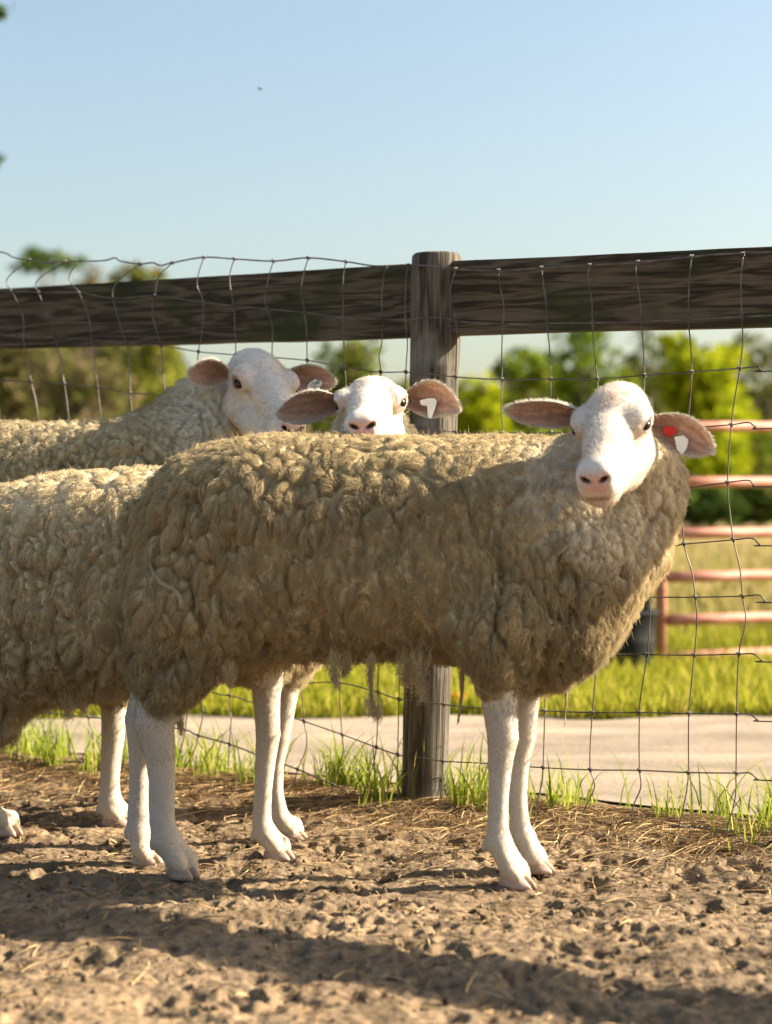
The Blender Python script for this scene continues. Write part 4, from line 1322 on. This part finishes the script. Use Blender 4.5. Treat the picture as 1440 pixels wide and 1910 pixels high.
    gup = (smoothstep(0.25, 0.36, rp[:, 2]) * ~inhead)[:, None]; ln = ln * (1 + 2.0 * gup * r.random((len(rp), 1)))
    pts = rp[:, None] + rn[:, None] * (0.13 * ln[:, None] * np.sin(t * 1.7)) + fl[:, None] * ln[:, None] * t
    cc = FUR * np.array([1, 0.985, 0.95]) * np.where(inhead[:, None], r.uniform(0.83, 1.10, (len(rp), 1)), r.uniform(0.95, 1.04, (len(rp), 1))) * (1 + 0.05 * fbm(rp * 30, 2, 88))[:, None]
    sk = smoothstep(0.05, 0.5, fbm(rp * 22, 3, 8))[:, None] * inhead[:, None]; cc = cc * (1 - 0.22 * sk * np.array([[0.4, 0.9, 1.2]]))
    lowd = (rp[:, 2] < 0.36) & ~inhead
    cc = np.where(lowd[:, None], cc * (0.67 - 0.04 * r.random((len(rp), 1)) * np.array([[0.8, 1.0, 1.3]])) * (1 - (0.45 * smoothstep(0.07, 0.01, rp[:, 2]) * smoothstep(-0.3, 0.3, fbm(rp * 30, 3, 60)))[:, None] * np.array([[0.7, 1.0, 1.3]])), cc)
    cc = cc * (1 - 0.7 * gup) + S['wool_col'] * 1.05 * 0.7 * gup
    rad = np.broadcast_to(np.array([0.00020, 0.00018, 0.00014, 0.00004])[None], (len(rp), 4))
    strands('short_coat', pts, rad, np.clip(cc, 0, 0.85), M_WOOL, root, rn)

    off2 = len(P)
    for (b_, o_, n_, L, W, kw), (v_, f_) in zip(S['ears'], EH):
        f2 = f_ - off2; off2 += len(v_)
        en = normals(v_, f2); m = 2600
        ep, enn = sample(v_, f2, en, m, r)
        o1 = unit(np.array(o_, float)); n1 = unit(np.array(n_, float)); w1 = np.cross(n1, o1); base = H.p(*b_)
        s1 = (ep - base) @ o1 / L; t1 = np.abs((ep - base) @ w1) / W
        rim = np.maximum(smoothstep(0.55, 0.85, t1), smoothstep(0.80, 0.95, s1))
        inner = (enn @ n1 > 0.2) & (rim < 0.5)
        le = np.where(inner, r.uniform(0.004, 0.010, m) * (r.random(m) < 0.6), r.uniform(0.003, 0.006, m)) + 0.001
        fl_ = unit(o1[None] + 0.35 * r.normal(size=(m, 3)) + 0.25 * enn)
        tt = np.linspace(0, 1, 4)[None, :, None]
        ep_ = ep[:, None] + fl_[:, None] * le[:, None, None] * tt + enn[:, None] * (0.3 * le[:, None, None] * tt)
        ec = np.where(inner[:, None], np.array([[0.55, 0.40, 0.31]]), FUR[None]) * r.uniform(0.75, 1.15, (m, 1))
        strands('ear_hair', ep_, np.broadcast_to(np.array([0.0003, 0.00027, 0.0002, 0.00005])[None], (m, 4)), ec, M_WOOL, root, enn)

    # ---- fleece
    ff = Field((X0, Y0, 0.18), hi, S['hf'])
    ff.fn(torso(0.014), tlo, thi, 0.03)
    for a, b_, ra, rb in S['neck']:
        ff.cone(px(*a), px(*b_), ra - 0.010, rb - 0.010, 0.05)
    for a, b_, ra, rb in S['wool']:
        ff.cone(px(*a), px(*b_), ra, rb, 0.05)
    WP, WF = ff.mesh(2)
    del ff
    WN = normals(WP, WF)
    # locks: cells on the surface, longer down the flank than across it
    seedP, seedN = sample(WP, WF, WN, S['locks'], r, lambda c: 0.35 + 1.6 * smoothstep(-0.3, 0.4, fbm(c * 7, 2, 111)))

    def warp(p, nrm):
        up = smoothstep(0.55, 0.9, nrm[:, 2])[:, None]
        w = p + 0.024 * np.stack([fbm(p * 16, 3, 101), fbm(p * 16, 3, 102), fbm(p * 16, 3, 103)], 1)
        sc = np.array([1, 1, 0.52])[None] * (1 - up) + np.array([1, 1, 1.0])[None] * up
        return w * np.array([1, 1, 0.55])
    sw = warp(seedP, seedN)
    kt = KDTree(len(sw))
    for i, q in enumerate(sw): kt.insert(q, i)
    kt.balance()

    def cells(p, nrm):
        w = warp(p, nrm); a = np.zeros(len(p), int); d1 = np.zeros(len(p)); d2 = np.zeros(len(p))
        for i, q in enumerate(w):
            rr = kt.find_n(q, 2); a[i] = rr[0][1]; d1[i] = rr[0][2]; d2[i] = rr[1][2]
        return a, d1, d2
    a_, d1, d2 = cells(WP, WN)
    rel = smoothstep(0.0, 0.36, (d2 - d1) / (d2 + 1e-6))
    amp = 0.45 + 0.55 * smoothstep(-0.35, 0.35, fbm(WP * 4.0, 2, 71))
    if S.get('felt'):
        fx, fz, fr_ = S['felt']
        amp = amp * (1 - 0.55 * np.exp(-(((WP[:, 0] - fx) / fr_) ** 2 + ((WP[:, 2] - fz) / (fr_ * 0.8)) ** 2)))
    topw = smoothstep(0.25, 0.75, WN[:, 2]); amp = amp * (1 - 0.50 * topw)
    deep = fbm(WP * np.array([14, 14, 5.0]), 3, 72)
    crev = smoothstep(0.865, 0.99, 1 - np.abs(fbm(WP * np.array([11, 11, 4.2]) + 0.9 * np.stack([deep] * 3, 1), 2, 73)))
    lump = fbm(WP * 7, 2, 74)
    fine = fbm(WP * np.array([62, 62, 34.0]) + 2.2 * np.stack([deep, deep, lump], 1), 3, 75)
    hD = (0.017 * rel - 0.009) * amp + 0.011 * deep * amp + 0.010 * lump * (1 - 0.5 * topw) - 0.030 * crev * amp * (1 - 0.75 * topw) + 0.0042 * fine * (1 - 0.6 * topw)
    DP = WP + WN * hD[:, None]
    DN = normals(DP, WF)
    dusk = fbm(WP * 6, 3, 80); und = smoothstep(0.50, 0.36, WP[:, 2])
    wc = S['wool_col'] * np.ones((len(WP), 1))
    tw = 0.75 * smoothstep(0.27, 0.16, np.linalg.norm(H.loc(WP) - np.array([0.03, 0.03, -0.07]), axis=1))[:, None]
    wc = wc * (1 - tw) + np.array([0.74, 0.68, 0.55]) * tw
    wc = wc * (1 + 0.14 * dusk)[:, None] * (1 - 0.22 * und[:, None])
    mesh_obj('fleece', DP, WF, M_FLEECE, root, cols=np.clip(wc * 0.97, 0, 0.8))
    # ---- strands, gathered into the locks
    ns = S['strands']; K = 9
    view = np.array([0, 0, CAMH])

    def seen(c):                                         # fewer strands on the side nobody can look at
        return np.where(c[:, 1] < np.interp(c[:, 0], xf, YC) + 0.10, 1.0, 0.35)
    rp, rn = sample(DP, WF, DN, ns, r, seen)
    _, rn0 = rp, rn
    la, d1, d2 = cells(rp, rn)
    # lock frames
    def flow(p, nrm, rs):
        g = np.stack([0.25 * fbm(p * 5, 2, 201), 0.25 * fbm(p * 5, 2, 202), np.full(len(p), -1.0)], 1)
        up = smoothstep(0.45, 0.95, nrm[:, 2])[:, None]
        side = np.stack([fbm(p * 14, 2, 203), fbm(p * 14, 2, 204) - 0.25, fbm(p * 14, 2, 205)], 1) * 2.0
        g = g * (1 - up) + side * up
        g = g + 0.35 * rs.normal(size=p.shape)
        g = g - nrm * (g * nrm).sum(1, keepdims=True)
        return unit(g)
    lf = flow(seedP, seedN, r)
    lLen = r.uniform(0.75, 1.25, len(seedP)) * (1 + 0.35 * fbm(seedP * 5, 2, 206))
    lH = r.uniform(0.7, 1.3, len(seedP))
    lcurl = r.uniform(0, 6.28, len(seedP)); ltw = r.uniform(150, 320, len(seedP))
    upw = smoothstep(0.45, 0.95, rn[:, 2])
    Ls = S['len'] * lLen[la] * r.uniform(0.65, 1.12, ns) * (1 - 0.40 * upw)
    bot = smoothstep(0.05, -0.6, rn[:, 2]) * 0.5
    Ls = Ls * (1 + bot * (0.6 + 1.8 * fbm(rp * 30, 2, 209)))
    # keep hair off the face and off the bare legs
    hl = H.loc(rp); near = np.linalg.norm(hl - np.array([0.05, 0, -0.03]), axis=1)
    Ls = Ls * (0.30 + 0.70 * smoothstep(0.16, 0.30, near))
    f0 = lf[la]; f0 = unit(f0 - rn * (f0 * rn).sum(1, keepdims=True) + 0.12 * r.normal(size=rp.shape))
    b0 = np.cross(rn, f0)
    t = np.linspace(0, 1, K)[None, :, None]
    lift = (0.0056 * lH[la] * amp_at(rp, S) * (1 - 0.6 * upw))[:, None, None]
    own = rp[:, None] + rn[:, None] * (lift * np.sin(np.clip(t * 2.3, 0, 2.6)) + 0.002) + f0[:, None] * (Ls[:, None, None] * t)
    sp = seedP[la]; sn = seedN[la]; sf = lf[la]
    # lock axis, lying on the displaced skin
    h_l = np.einsum('ij,ij->i', rp - sp, sn)
    spr = sp + sn * h_l[:, None]
    lock = spr[:, None] + sn[:, None] * (lift * 1.25 * np.sin(np.clip(t * 2.2, 0, 2.6)) + 0.003) + sf[:, None] * (Ls[:, None, None] * (t * 1.0 + 0.1))
    cf = (S['clump'] * r.uniform(0.55, 1.0, ns))[:, None, None] * t ** 0.8
    pts = own * (1 - cf) + lock * cf
    # crimp
    sl = Ls[:, None] * t[:, :, 0]
    ph = lcurl[la][:, None] + sl * ltw[la][:, None] * 2.6 + 0.6 * r.normal(size=(ns, 1))
    cam_ = 0.0013 * t[:, :, 0] ** 0.7
    sb = np.cross(sn, sf)
    pts = pts + sb[:, None] * (cam_ * np.sin(ph))[:, :, None] + sn[:, None] * (cam_ * np.cos(ph))[:, :, None]
    # strays
    st_ = r.random(ns) < 0.035
    pts = pts + (st_[:, None, None] * (rn * 0.006 + r.normal(0, 0.005, (ns, 3)))[:, None] * t ** 1.5)
    rr = np.interp(np.linspace(0, 1, K), [0, 0.6, 1], [1.0, 0.85, 0.12])[None] * (S['rad'] * r.uniform(0.7, 1.3, (ns, 1)))
    tint = r.uniform(0.82, 1.18, (ns, 1)); ltint = r.uniform(0.88, 1.12, len(seedP))[la][:, None]
    dk = fbm(rp * 6, 3, 80)
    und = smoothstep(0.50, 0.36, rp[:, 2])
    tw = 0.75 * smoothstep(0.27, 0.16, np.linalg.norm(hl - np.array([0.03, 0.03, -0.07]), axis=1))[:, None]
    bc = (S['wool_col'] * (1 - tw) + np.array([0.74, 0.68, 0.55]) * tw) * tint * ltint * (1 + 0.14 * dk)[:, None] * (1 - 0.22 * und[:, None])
    # clean cream wool low in the lock, dusty tips
    tipc = np.array([0.86, 0.86, 0.88]); rootc = np.array([1.04, 1.0, 0.94])
    g = np.linspace(0, 1, K)[None, :, None]
    col = np.clip(bc[:, None] * (rootc * (1 - g) + tipc * g), 0.01, 0.85)
    dt = rp - spr; dt = dt - rn * (dt * rn).sum(1, keepdims=True)
    n0 = unit(rn * 0.55 + sn * 0.55)
    nn = unit(n0[:, None] + f0[:, None] * ((t - 0.35) * 0.35) + 0.16 * r.normal(size=(ns, 1, 3)))
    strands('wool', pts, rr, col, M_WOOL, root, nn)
    # ---- hanging dags and loose threads
    for dag in S.get('dags', []):
        x0_, y0_, x1_, y1_, d, w = dag
        a = px(x0_, y0_, d); e_ = px(x1_, y1_, d); m = 64; tt = np.linspace(0, 1, 12)[None, :, None]
        ph = r.uniform(0, 6.28, 3)
        axis = a + (e_ - a) * tt + np.stack([np.sin(5 * tt[..., 0] + ph[0]), np.cos(4 * tt[..., 0] + ph[1]), 0 * tt[..., 0]], 2) * 0.0035 * tt
        off = r.normal(0, w, (m, 1, 3)); prof = 1.5 - 1.35 * np.sin(np.clip(tt * 1.15, 0, 1) * math.pi / 2) + 0.55 * smoothstep(0.75, 1.0, tt)
        stop = np.clip(r.uniform(0.45, 1.05, (m, 1, 1)), 0, 1)
        ax2 = a + (axis - a) * 1.0
        q = ax2 + off * prof + r.normal(0, w * 0.22, (m, 12, 3)) * tt
        q = q[:, :1] + (q - q[:, :1]) * stop
        q[:, 0, 2] += 0.012
        an = tt[:, :, 0] * r.uniform(10, 30, (m, 1)) + r.uniform(0, 6.28, (m, 1))
        q = q + np.stack([np.sin(an), np.cos(an), 0.3 * np.sin(an)], 2) * w * 0.45
        strands('wool_dag', q, np.full((m, 12), 0.00035), S['wool_col'] * r.uniform(0.75, 1.2, (m, 1)), M_WOOL, root)
    return root, H


def amp_at(p, S):
    a = 0.55 + 0.45 * smoothstep(-0.35, 0.35, fbm(p * 4.0, 2, 71))
    if S.get('felt'):
        fx, fz, fr_ = S['felt']
        a = a * (1 - 0.5 * np.exp(-(((p[:, 0] - fx) / fr_) ** 2 + ((p[:, 2] - fz) / (fr_ * 0.8)) ** 2)))
    return a


def Yl(x, x0, y0, x1, y1): return y0 + (y1 - y0) * (x - x0) / (x1 - x0)


WOOLC = np.array([0.515, 0.428, 0.262])
# front sheep ------------------------------------------------------------------
A_st = []
for x, tp, bt, hw in [(262, 1010, 1090, 0.03), (266, 955, 1185, 0.085), (280, 900, 1232, 0.125), (308, 856, 1268, 0.155), (358, 824, 1270, 0.18), (425, 807, 1258, 0.195), (500, 797, 1243, 0.205),
                      (600, 798, 1236, 0.212), (700, 803, 1234, 0.215), (800, 803, 1240, 0.212), (900, 800, 1254, 0.205), (1000, 800, 1266, 0.19), (1080, 815, 1258, 0.175),
                      (1130, 850, 1232, 0.155), (1172, 900, 1170, 0.125), (1206, 950, 1090, 0.09), (1228, 980, 1040, 0.03)]:
    A_st.append((x, tp, bt, hw, Yl(x, 240, 3.50, 1240, 3.39)))
A = dict(seed=11, h=0.0042, hf=0.0040, xr=(-0.52, 0.72), yr=(2.92, 3.82), top=0.97, base=(0.0, 3.4),
         label='nearest sheep, standing side on, facing the camera with a red ear tag',
         head=((1143, 787), 3.20, (-0.29, -0.86, -0.42), -3.0, 0.94), stations=A_st,
         neck=[((1080, 990, 3.40), (1160, 900, 3.40), 0.165, 0.115), ((1158, 900, 3.39), (1160, 850, 3.36), 0.100, 0.085), ((1176, 1010, 3.38), (1190, 900, 3.38), 0.066, 0.060)],
         wool=[((345, 1150, 3.40), (316, 1262, 3.40), 0.10, 0.050), ((314, 1262, 3.40), (300, 1300, 3.40), 0.044, 0.026), ((300, 1150, 3.58), (290, 1250, 3.56), 0.09, 0.05),
               ((930, 1170, 3.29), (934, 1252, 3.30), 0.080, 0.044), ((985, 1170, 3.44), (980, 1252, 3.42), 0.080, 0.042), ((256, 965, 3.48), (250, 1110, 3.48), 0.026, 0.016), ((1060, 1190, 3.36), (1045, 1250, 3.36), 0.07, 0.03)],
         legs=[dict(d=3.31, yaw=-0.65, hoof=(958, 1645), s=0.98, pts=[(928, 1230, 95, 0), (932, 1310, 74, 0), (938, 1375, 66, 0), (933, 1425, 52, 0), (930, 1490, 42, 0), (928, 1540, 46, 0), (930, 1570, 52, 0)], knee=2),
               dict(d=3.43, yaw=-0.45, hoof=(994, 1622), s=0.94, pts=[(978, 1230, 90, 0), (978, 1310, 62, 0), (976, 1375, 54, 0), (968, 1430, 42, 0), (966, 1490, 38, 0), (970, 1540, 42, 0), (978, 1562, 46, 0)], knee=2),
               dict(d=3.41, yaw=-0.75, hoof=(338, 1626), s=1.0, pts=[(350, 1180, 110, 0), (312, 1275, 104, 0), (288, 1345, 84, 0.0), (298, 1400, 66, 0), (303, 1470, 54, 0), (302, 1530, 54, 0), (310, 1568, 60, 0)], knee=3),
               dict(d=3.56, yaw=-0.75, hoof=(272, 1597), s=0.96, pts=[(320, 1180, 100, 0), (276, 1285, 66, 0), (258, 1340, 56, 0), (260, 1400, 46, 0), (260, 1460, 42, 0), (258, 1515, 46, 0), (259, 1548, 50, 0)], knee=3)],
         ears=[((-0.035, -0.060, -0.004), (-1.0, -0.05, 0.10), (-0.05, -0.85, -0.55), 0.140, 0.0275, dict(seed=1, droop=0.0)),
               ((-0.035, 0.060, -0.017), (0.93, 0.10, -0.36), (0.12, -1.0, -0.12), 0.122, 0.0335, dict(seed=2, droop=0.006))],
         coat=42000, locks=4700, strands=260000, len=0.018, clump=0.62, rad=0.00027, felt=(0.10, 0.60, 0.26), wool_col=WOOLC,
         dags=[(622, 1236, 626, 1292, 3.30, 0.006), (645, 1240, 640, 1262, 3.32, 0.006), (692, 1238, 690, 1322, 3.30, 0.0035), (690, 1314, 706, 1342, 3.30, 0.008), (765, 1236, 752, 1284, 3.30, 0.011), (778, 1240, 788, 1304, 3.28, 0.009), (862, 1262, 858, 1352, 3.32, 0.0016), (1035, 1252, 1028, 1300, 3.36, 0.008), (1060, 1250, 1050, 1360, 3.36, 0.0007), (425, 1256, 430, 1282, 3.3, 0.006)])
sheepA, HA = make_sheep(A)
# middle sheep: trunk behind the front sheep, chin over its back ------------------------------------------------
B_st = []
for x, tp, bt, hw in [(-190, 990, 1120, 0.03), (-180, 950, 1230, 0.09), (-150, 915, 1300, 0.14), (-80, 905, 1340, 0.175), (0, 898, 1345, 0.195), (70, 882, 1330, 0.205), (150, 868, 1312, 0.21), (250, 864, 1300, 0.21),
                      (350, 866, 1290, 0.205), (450, 866, 1290, 0.20), (540, 870, 1290, 0.18), (600, 890, 1260, 0.15), (650, 930, 1180, 0.10), (675, 980, 1100, 0.03)]:
    B_st.append((x, tp, bt, hw, Yl(x, -190, 3.88, 680, 3.72)))
B = dict(seed=23, h=0.0045, hf=0.0050, xr=(-1.08, 0.30), yr=(3.28, 4.18), top=0.99, base=(-0.4, 3.78),
         label='middle sheep with its pink nose resting just above the back of the nearest sheep', stations=B_st,
         head=((692, 752), 3.60, (-0.09, -0.98, -0.13), -2.5, 0.95),
         neck=[((600, 960, 3.72), (690, 880, 3.70), 0.15, 0.11), ((690, 880, 3.70), (697, 815, 3.70), 0.105, 0.075)],
         wool=[((498, 1170, 3.60), (497, 1255, 3.61), 0.080, 0.036), ((540, 1170, 3.82), (537, 1255, 3.80), 0.080, 0.036), ((0, 1200, 3.80), (-10, 1335, 3.80), 0.10, 0.05)],
         legs=[dict(d=3.61, yaw=-0.6, hoof=(516, 1582), s=0.9, pts=[(498, 1220, 90, 0), (497, 1300, 58, 0), (500, 1370, 52, 0), (494, 1430, 42, 0), (490, 1490, 37, 0), (488, 1530, 42, 0), (494, 1553, 46, 0)], knee=2),
               dict(d=3.79, yaw=-0.5, hoof=(540, 1557), s=0.95, pts=[(538, 1220, 80, 0), (533, 1300, 50, 0), (523, 1375, 42, 0), (514, 1430, 34, 0), (514, 1480, 33, 0), (520, 1515, 38, 0), (526, 1532, 40, 0)], knee=2),
               dict(d=3.82, yaw=-0.6, hoof=(8, 1551), s=1.0, pts=[(-20, 1200, 130, 0), (-30, 1300, 70, 0), (-38, 1350, 56, 0), (-30, 1410, 46, 0), (-26, 1470, 44, 0), (-16, 1515, 46, 0), (-10, 1528, 48, 0)], knee=3),
               dict(d=3.96, yaw=-0.6, hoof=(-60, 1530), s=0.95, pts=[(-90, 1200, 120, 0), (-95, 1290, 62, 0), (-105, 1340, 50, 0), (-98, 1400, 42, 0), (-94, 1450, 40, 0), (-86, 1490, 42, 0), (-80, 1506, 44, 0)], knee=3)],
         ears=[((-0.030, -0.062, -0.002), (-1.0, -0.12, -0.02), (-0.02, -0.9, -0.42), 0.128, 0.0345, dict(seed=3, droop=0.018)),
               ((-0.030, 0.062, 0.000), (0.92, -0.02, 0.10), (0.10, -1.0, -0.12), 0.112, 0.037, dict(seed=4, droop=0.012, tipdrop=0.9))],
         coat=24000, locks=4000, strands=120000, len=0.016, clump=0.55, rad=0.00032, wool_col=WOOLC * np.array([1.22, 1.25, 1.34]),
         dags=[(130, 1300, 122, 1345, 3.72, 0.006), (150, 1300, 155, 1335, 3.72, 0.005), (335, 1345, 342, 1372, 3.55, 0.004)])
sheepB, HB = make_sheep(B)
# rear sheep along the fence -----------------------------------------------------------------------------------
C_st = []
for x, tp, bt, hw in [(-330, 900, 1020, 0.03), (-315, 860, 1130, 0.09), (-280, 820, 1210, 0.14), (-200, 790, 1250, 0.18), (-100, 778, 1250, 0.20), (0, 776, 1248, 0.205), (100, 778, 1245, 0.205), (200, 778, 1245, 0.20),
                      (280, 782, 1245, 0.185), (340, 800, 1235, 0.165), (390, 850, 1190, 0.12), (425, 920, 1080, 0.04)]:
    C_st.append((x, tp, bt, hw, Yl(x, -330, 4.30, 420, 4.06)))
C = dict(seed=37, h=0.0048, hf=0.0052, xr=(-1.36, 0.08), yr=(3.55, 4.62), top=1.06, base=(-0.75, 4.15),
         label='rear sheep beside the fence with shadows on its raised white face', stations=C_st,
         head=((491, 712), 4.07, (0.40, -0.82, -0.42), 3.0, 1.02),
         neck=[((310, 900, 4.12), (385, 795, 4.18), 0.17, 0.115), ((385, 795, 4.18), (425, 745, 4.20), 0.115, 0.080)],
         wool=[((215, 1160, 3.95), (213, 1285, 3.95), 0.085, 0.042), ((270, 1160, 4.2), (270, 1280, 4.18), 0.085, 0.042)],
         legs=[dict(d=3.95, yaw=-0.5, hoof=(216, 1531), s=1.05, pts=[(216, 1200, 90, 0), (213, 1300, 56, 0), (211, 1370, 50, 0), (206, 1430, 42, 0), (205, 1470, 42, 0), (205, 1492, 50, 0), (208, 1505, 52, 0)], knee=2),
               dict(d=4.15, yaw=-0.5, hoof=(285, 1504), s=1.0, pts=[(275, 1200, 80, 0), (274, 1290, 50, 0), (273, 1350, 44, 0), (270, 1400, 38, 0), (270, 1440, 36, 0), (273, 1465, 40, 0), (276, 1480, 42, 0)], knee=2),
               dict(d=4.15, yaw=-0.5, hoof=(-215, 1506), s=1.0, pts=[(-230, 1150, 130, 0), (-235, 1250, 70, 0), (-250, 1300, 54, 0), (-243, 1360, 44, 0), (-240, 1420, 42, 0), (-232, 1465, 44, 0), (-228, 1482, 46, 0)], knee=3),
               dict(d=4.35, yaw=-0.5, hoof=(-165, 1480), s=1.0, pts=[(-180, 1150, 120, 0), (-185, 1240, 66, 0), (-200, 1290, 50, 0), (-193, 1350, 42, 0), (-190, 1400, 40, 0), (-182, 1440, 42, 0), (-178, 1456, 44, 0)], knee=3)],
         ears=[((-0.020, -0.070, 0.000), (-0.95, -0.35, 0.08), (0.10, -0.80, -0.50), 0.092, 0.036, dict(seed=5, droop=0.004)),
               ((-0.040, 0.062, 0.000), (0.97, 0.20, -0.04), (0.05, -1.0, -0.25), 0.118, 0.033, dict(seed=6, droop=0.004))],
         coat=24000, locks=3800, strands=110000, len=0.016, clump=0.58, rad=0.00034, wool_col=WOOLC * np.array([0.98, 1.0, 1.04]))
sheepC, HC = make_sheep(C)
# ear tags, a loose thread on the rump -------------------------------------------------------------------------
from mathutils.bvhtree import BVHTree


def child(root, name):
    return [c for c in root.children if c.name.split('.')[0] == name][0]


def bvh_of(o):
    w = world_loc(o)
    return BVHTree.FromPolygons([tuple(v.co + w) for v in o.data.vertices], [tuple(p.vertices) for p in o.data.polygons])


def depth_at(b, x, y, default):
    t = Vector(px(x, y, 1.0)) - Vector((0, 0, CAMH))
    h = b.ray_cast(Vector((0, 0, CAMH)), t.normalized())
    return h[0].y if h[0] is not None else default


def plate(poly, d, thick, mat, name, parent, tilt=0.0):
    """flat plate with the outline seen in the picture, d deep"""
    c = np.mean(np.array(poly), 0); n = len(poly)
    A_ = [px(x, y, d + tilt * (x - c[0]) / F * d) for x, y in poly]; B_ = [p + np.array([0, thick, 0]) for p in A_]
    Fc = [tuple(range(n))[::-1], tuple(range(n, 2 * n))] + [(k, (k + 1) % n, n + (k + 1) % n, n + k) for k in range(n)]
    o = mesh_obj(name, A_ + B_, Fc, mat, parent, smooth=False)
    return o


def lettering(txt, x, y, d, h, ang, parent):
    cu = bpy.data.curves.new('lettering', 'FONT'); cu.body = txt; cu.size = h; cu.align_x = 'CENTER'; cu.align_y = 'CENTER'; cu.extrude = 0.0002
    to = bpy.data.objects.new('lettering', cu); COL.objects.link(to)
    dg = bpy.context.evaluated_depsgraph_get(); dg.update()
    me = bpy.data.meshes.new_from_object(to.evaluated_get(dg))
    bpy.data.objects.remove(to)
    me.transform(Matrix.Translation(Vector(px(x, y, d)) - world_loc(parent)) @ Matrix.Rotation(R(ang), 4, 'Y') @ Matrix.Rotation(R(90), 4, 'X'))
    me.materials.clear(); me.materials.append(M_INK)
    o = bpy.data.objects.new('lettering', me); COL.objects.link(o); o.parent = parent
    return o


bA, bB, bC = [bvh_of(child(q, 'body')) for q in (sheepA, sheepB, sheepC)]


def near_depth(b, poly, default):
    return min(depth_at(b, x, y, default) for x, y in poly)


# nearest sheep: red button with a pale plate under it
pr = [(1249 + 12.5 * math.cos(a), 804 + 9.5 * math.sin(a)) for a in np.linspace(0, 2 * math.pi, 16, endpoint=False)]
d = near_depth(bA, pr, 3.25) - 0.006
t_ = plate(pr, d, 0.006, M_TAGR, 'ear_tag', sheepA); t_['label'] = 'red button ear tag'
pw = [(1258, 815), (1275, 812), (1284, 820), (1281, 836), (1272, 848), (1263, 838)]
d = near_depth(bA, pw, 3.25) - 0.004
t_ = plate(pw, d, 0.003, M_TAGW, 'ear_tag', sheepA); t_['label'] = 'pale metal ear tag'
# middle sheep: white flag tag
pb = [(783, 747), (797, 743), (811, 743), (815, 749), (812, 760), (806, 778), (802, 781), (798, 777), (797, 757), (785, 755)]
d = near_depth(bB, pb, 3.64) - 0.004
t_ = plate(pb, d, 0.003, M_TAGW, 'ear_tag', sheepB); t_['label'] = 'white flag shaped ear tag'
# rear sheep: white tag with dark digits
pc = [(573, 722), (577, 714), (588, 707), (598, 709), (602, 714), (593, 728), (584, 731), (575, 729)]
d = near_depth(bC, pc, 4.0) - 0.004
t_ = plate(pc, d, 0.003, M_TAGW, 'ear_tag', sheepC); t_['label'] = 'white ear tag with dark digits'
lettering('1340', 588, 716, d - 0.0006, 0.0125, -28, t_); lettering('060', 587, 724, d - 0.0006, 0.0095, -28, t_)

# pale thread of wool lying over the rump of the nearest sheep
bf = bvh_of(child(sheepA, 'fleece'))
tp = catmull([(281, 1022), (279, 1045), (284, 1066), (297, 1084), (314, 1094), (329, 1103), (337, 1118), (338, 1136)], 6)
P_ = np.array([px(x, y, depth_at(bf, x, y, 3.3) - 0.016) for x, y in tp])
for _ in range(4): P_[1:-1] = 0.5 * P_[1:-1] + 0.25 * (P_[:-2] + P_[2:])
q = P_[None] + rng.normal(0, 0.0009, (9, 1, 3)) + 0.0007 * np.cumsum(rng.normal(0, 0.5, (9, len(P_), 3)), 1)
strands('wool_thread', q, np.full(q.shape[:2], 0.0004), np.repeat(np.array([[0.60, 0.52, 0.38]]), 9, 0), M_WOOL, sheepA)
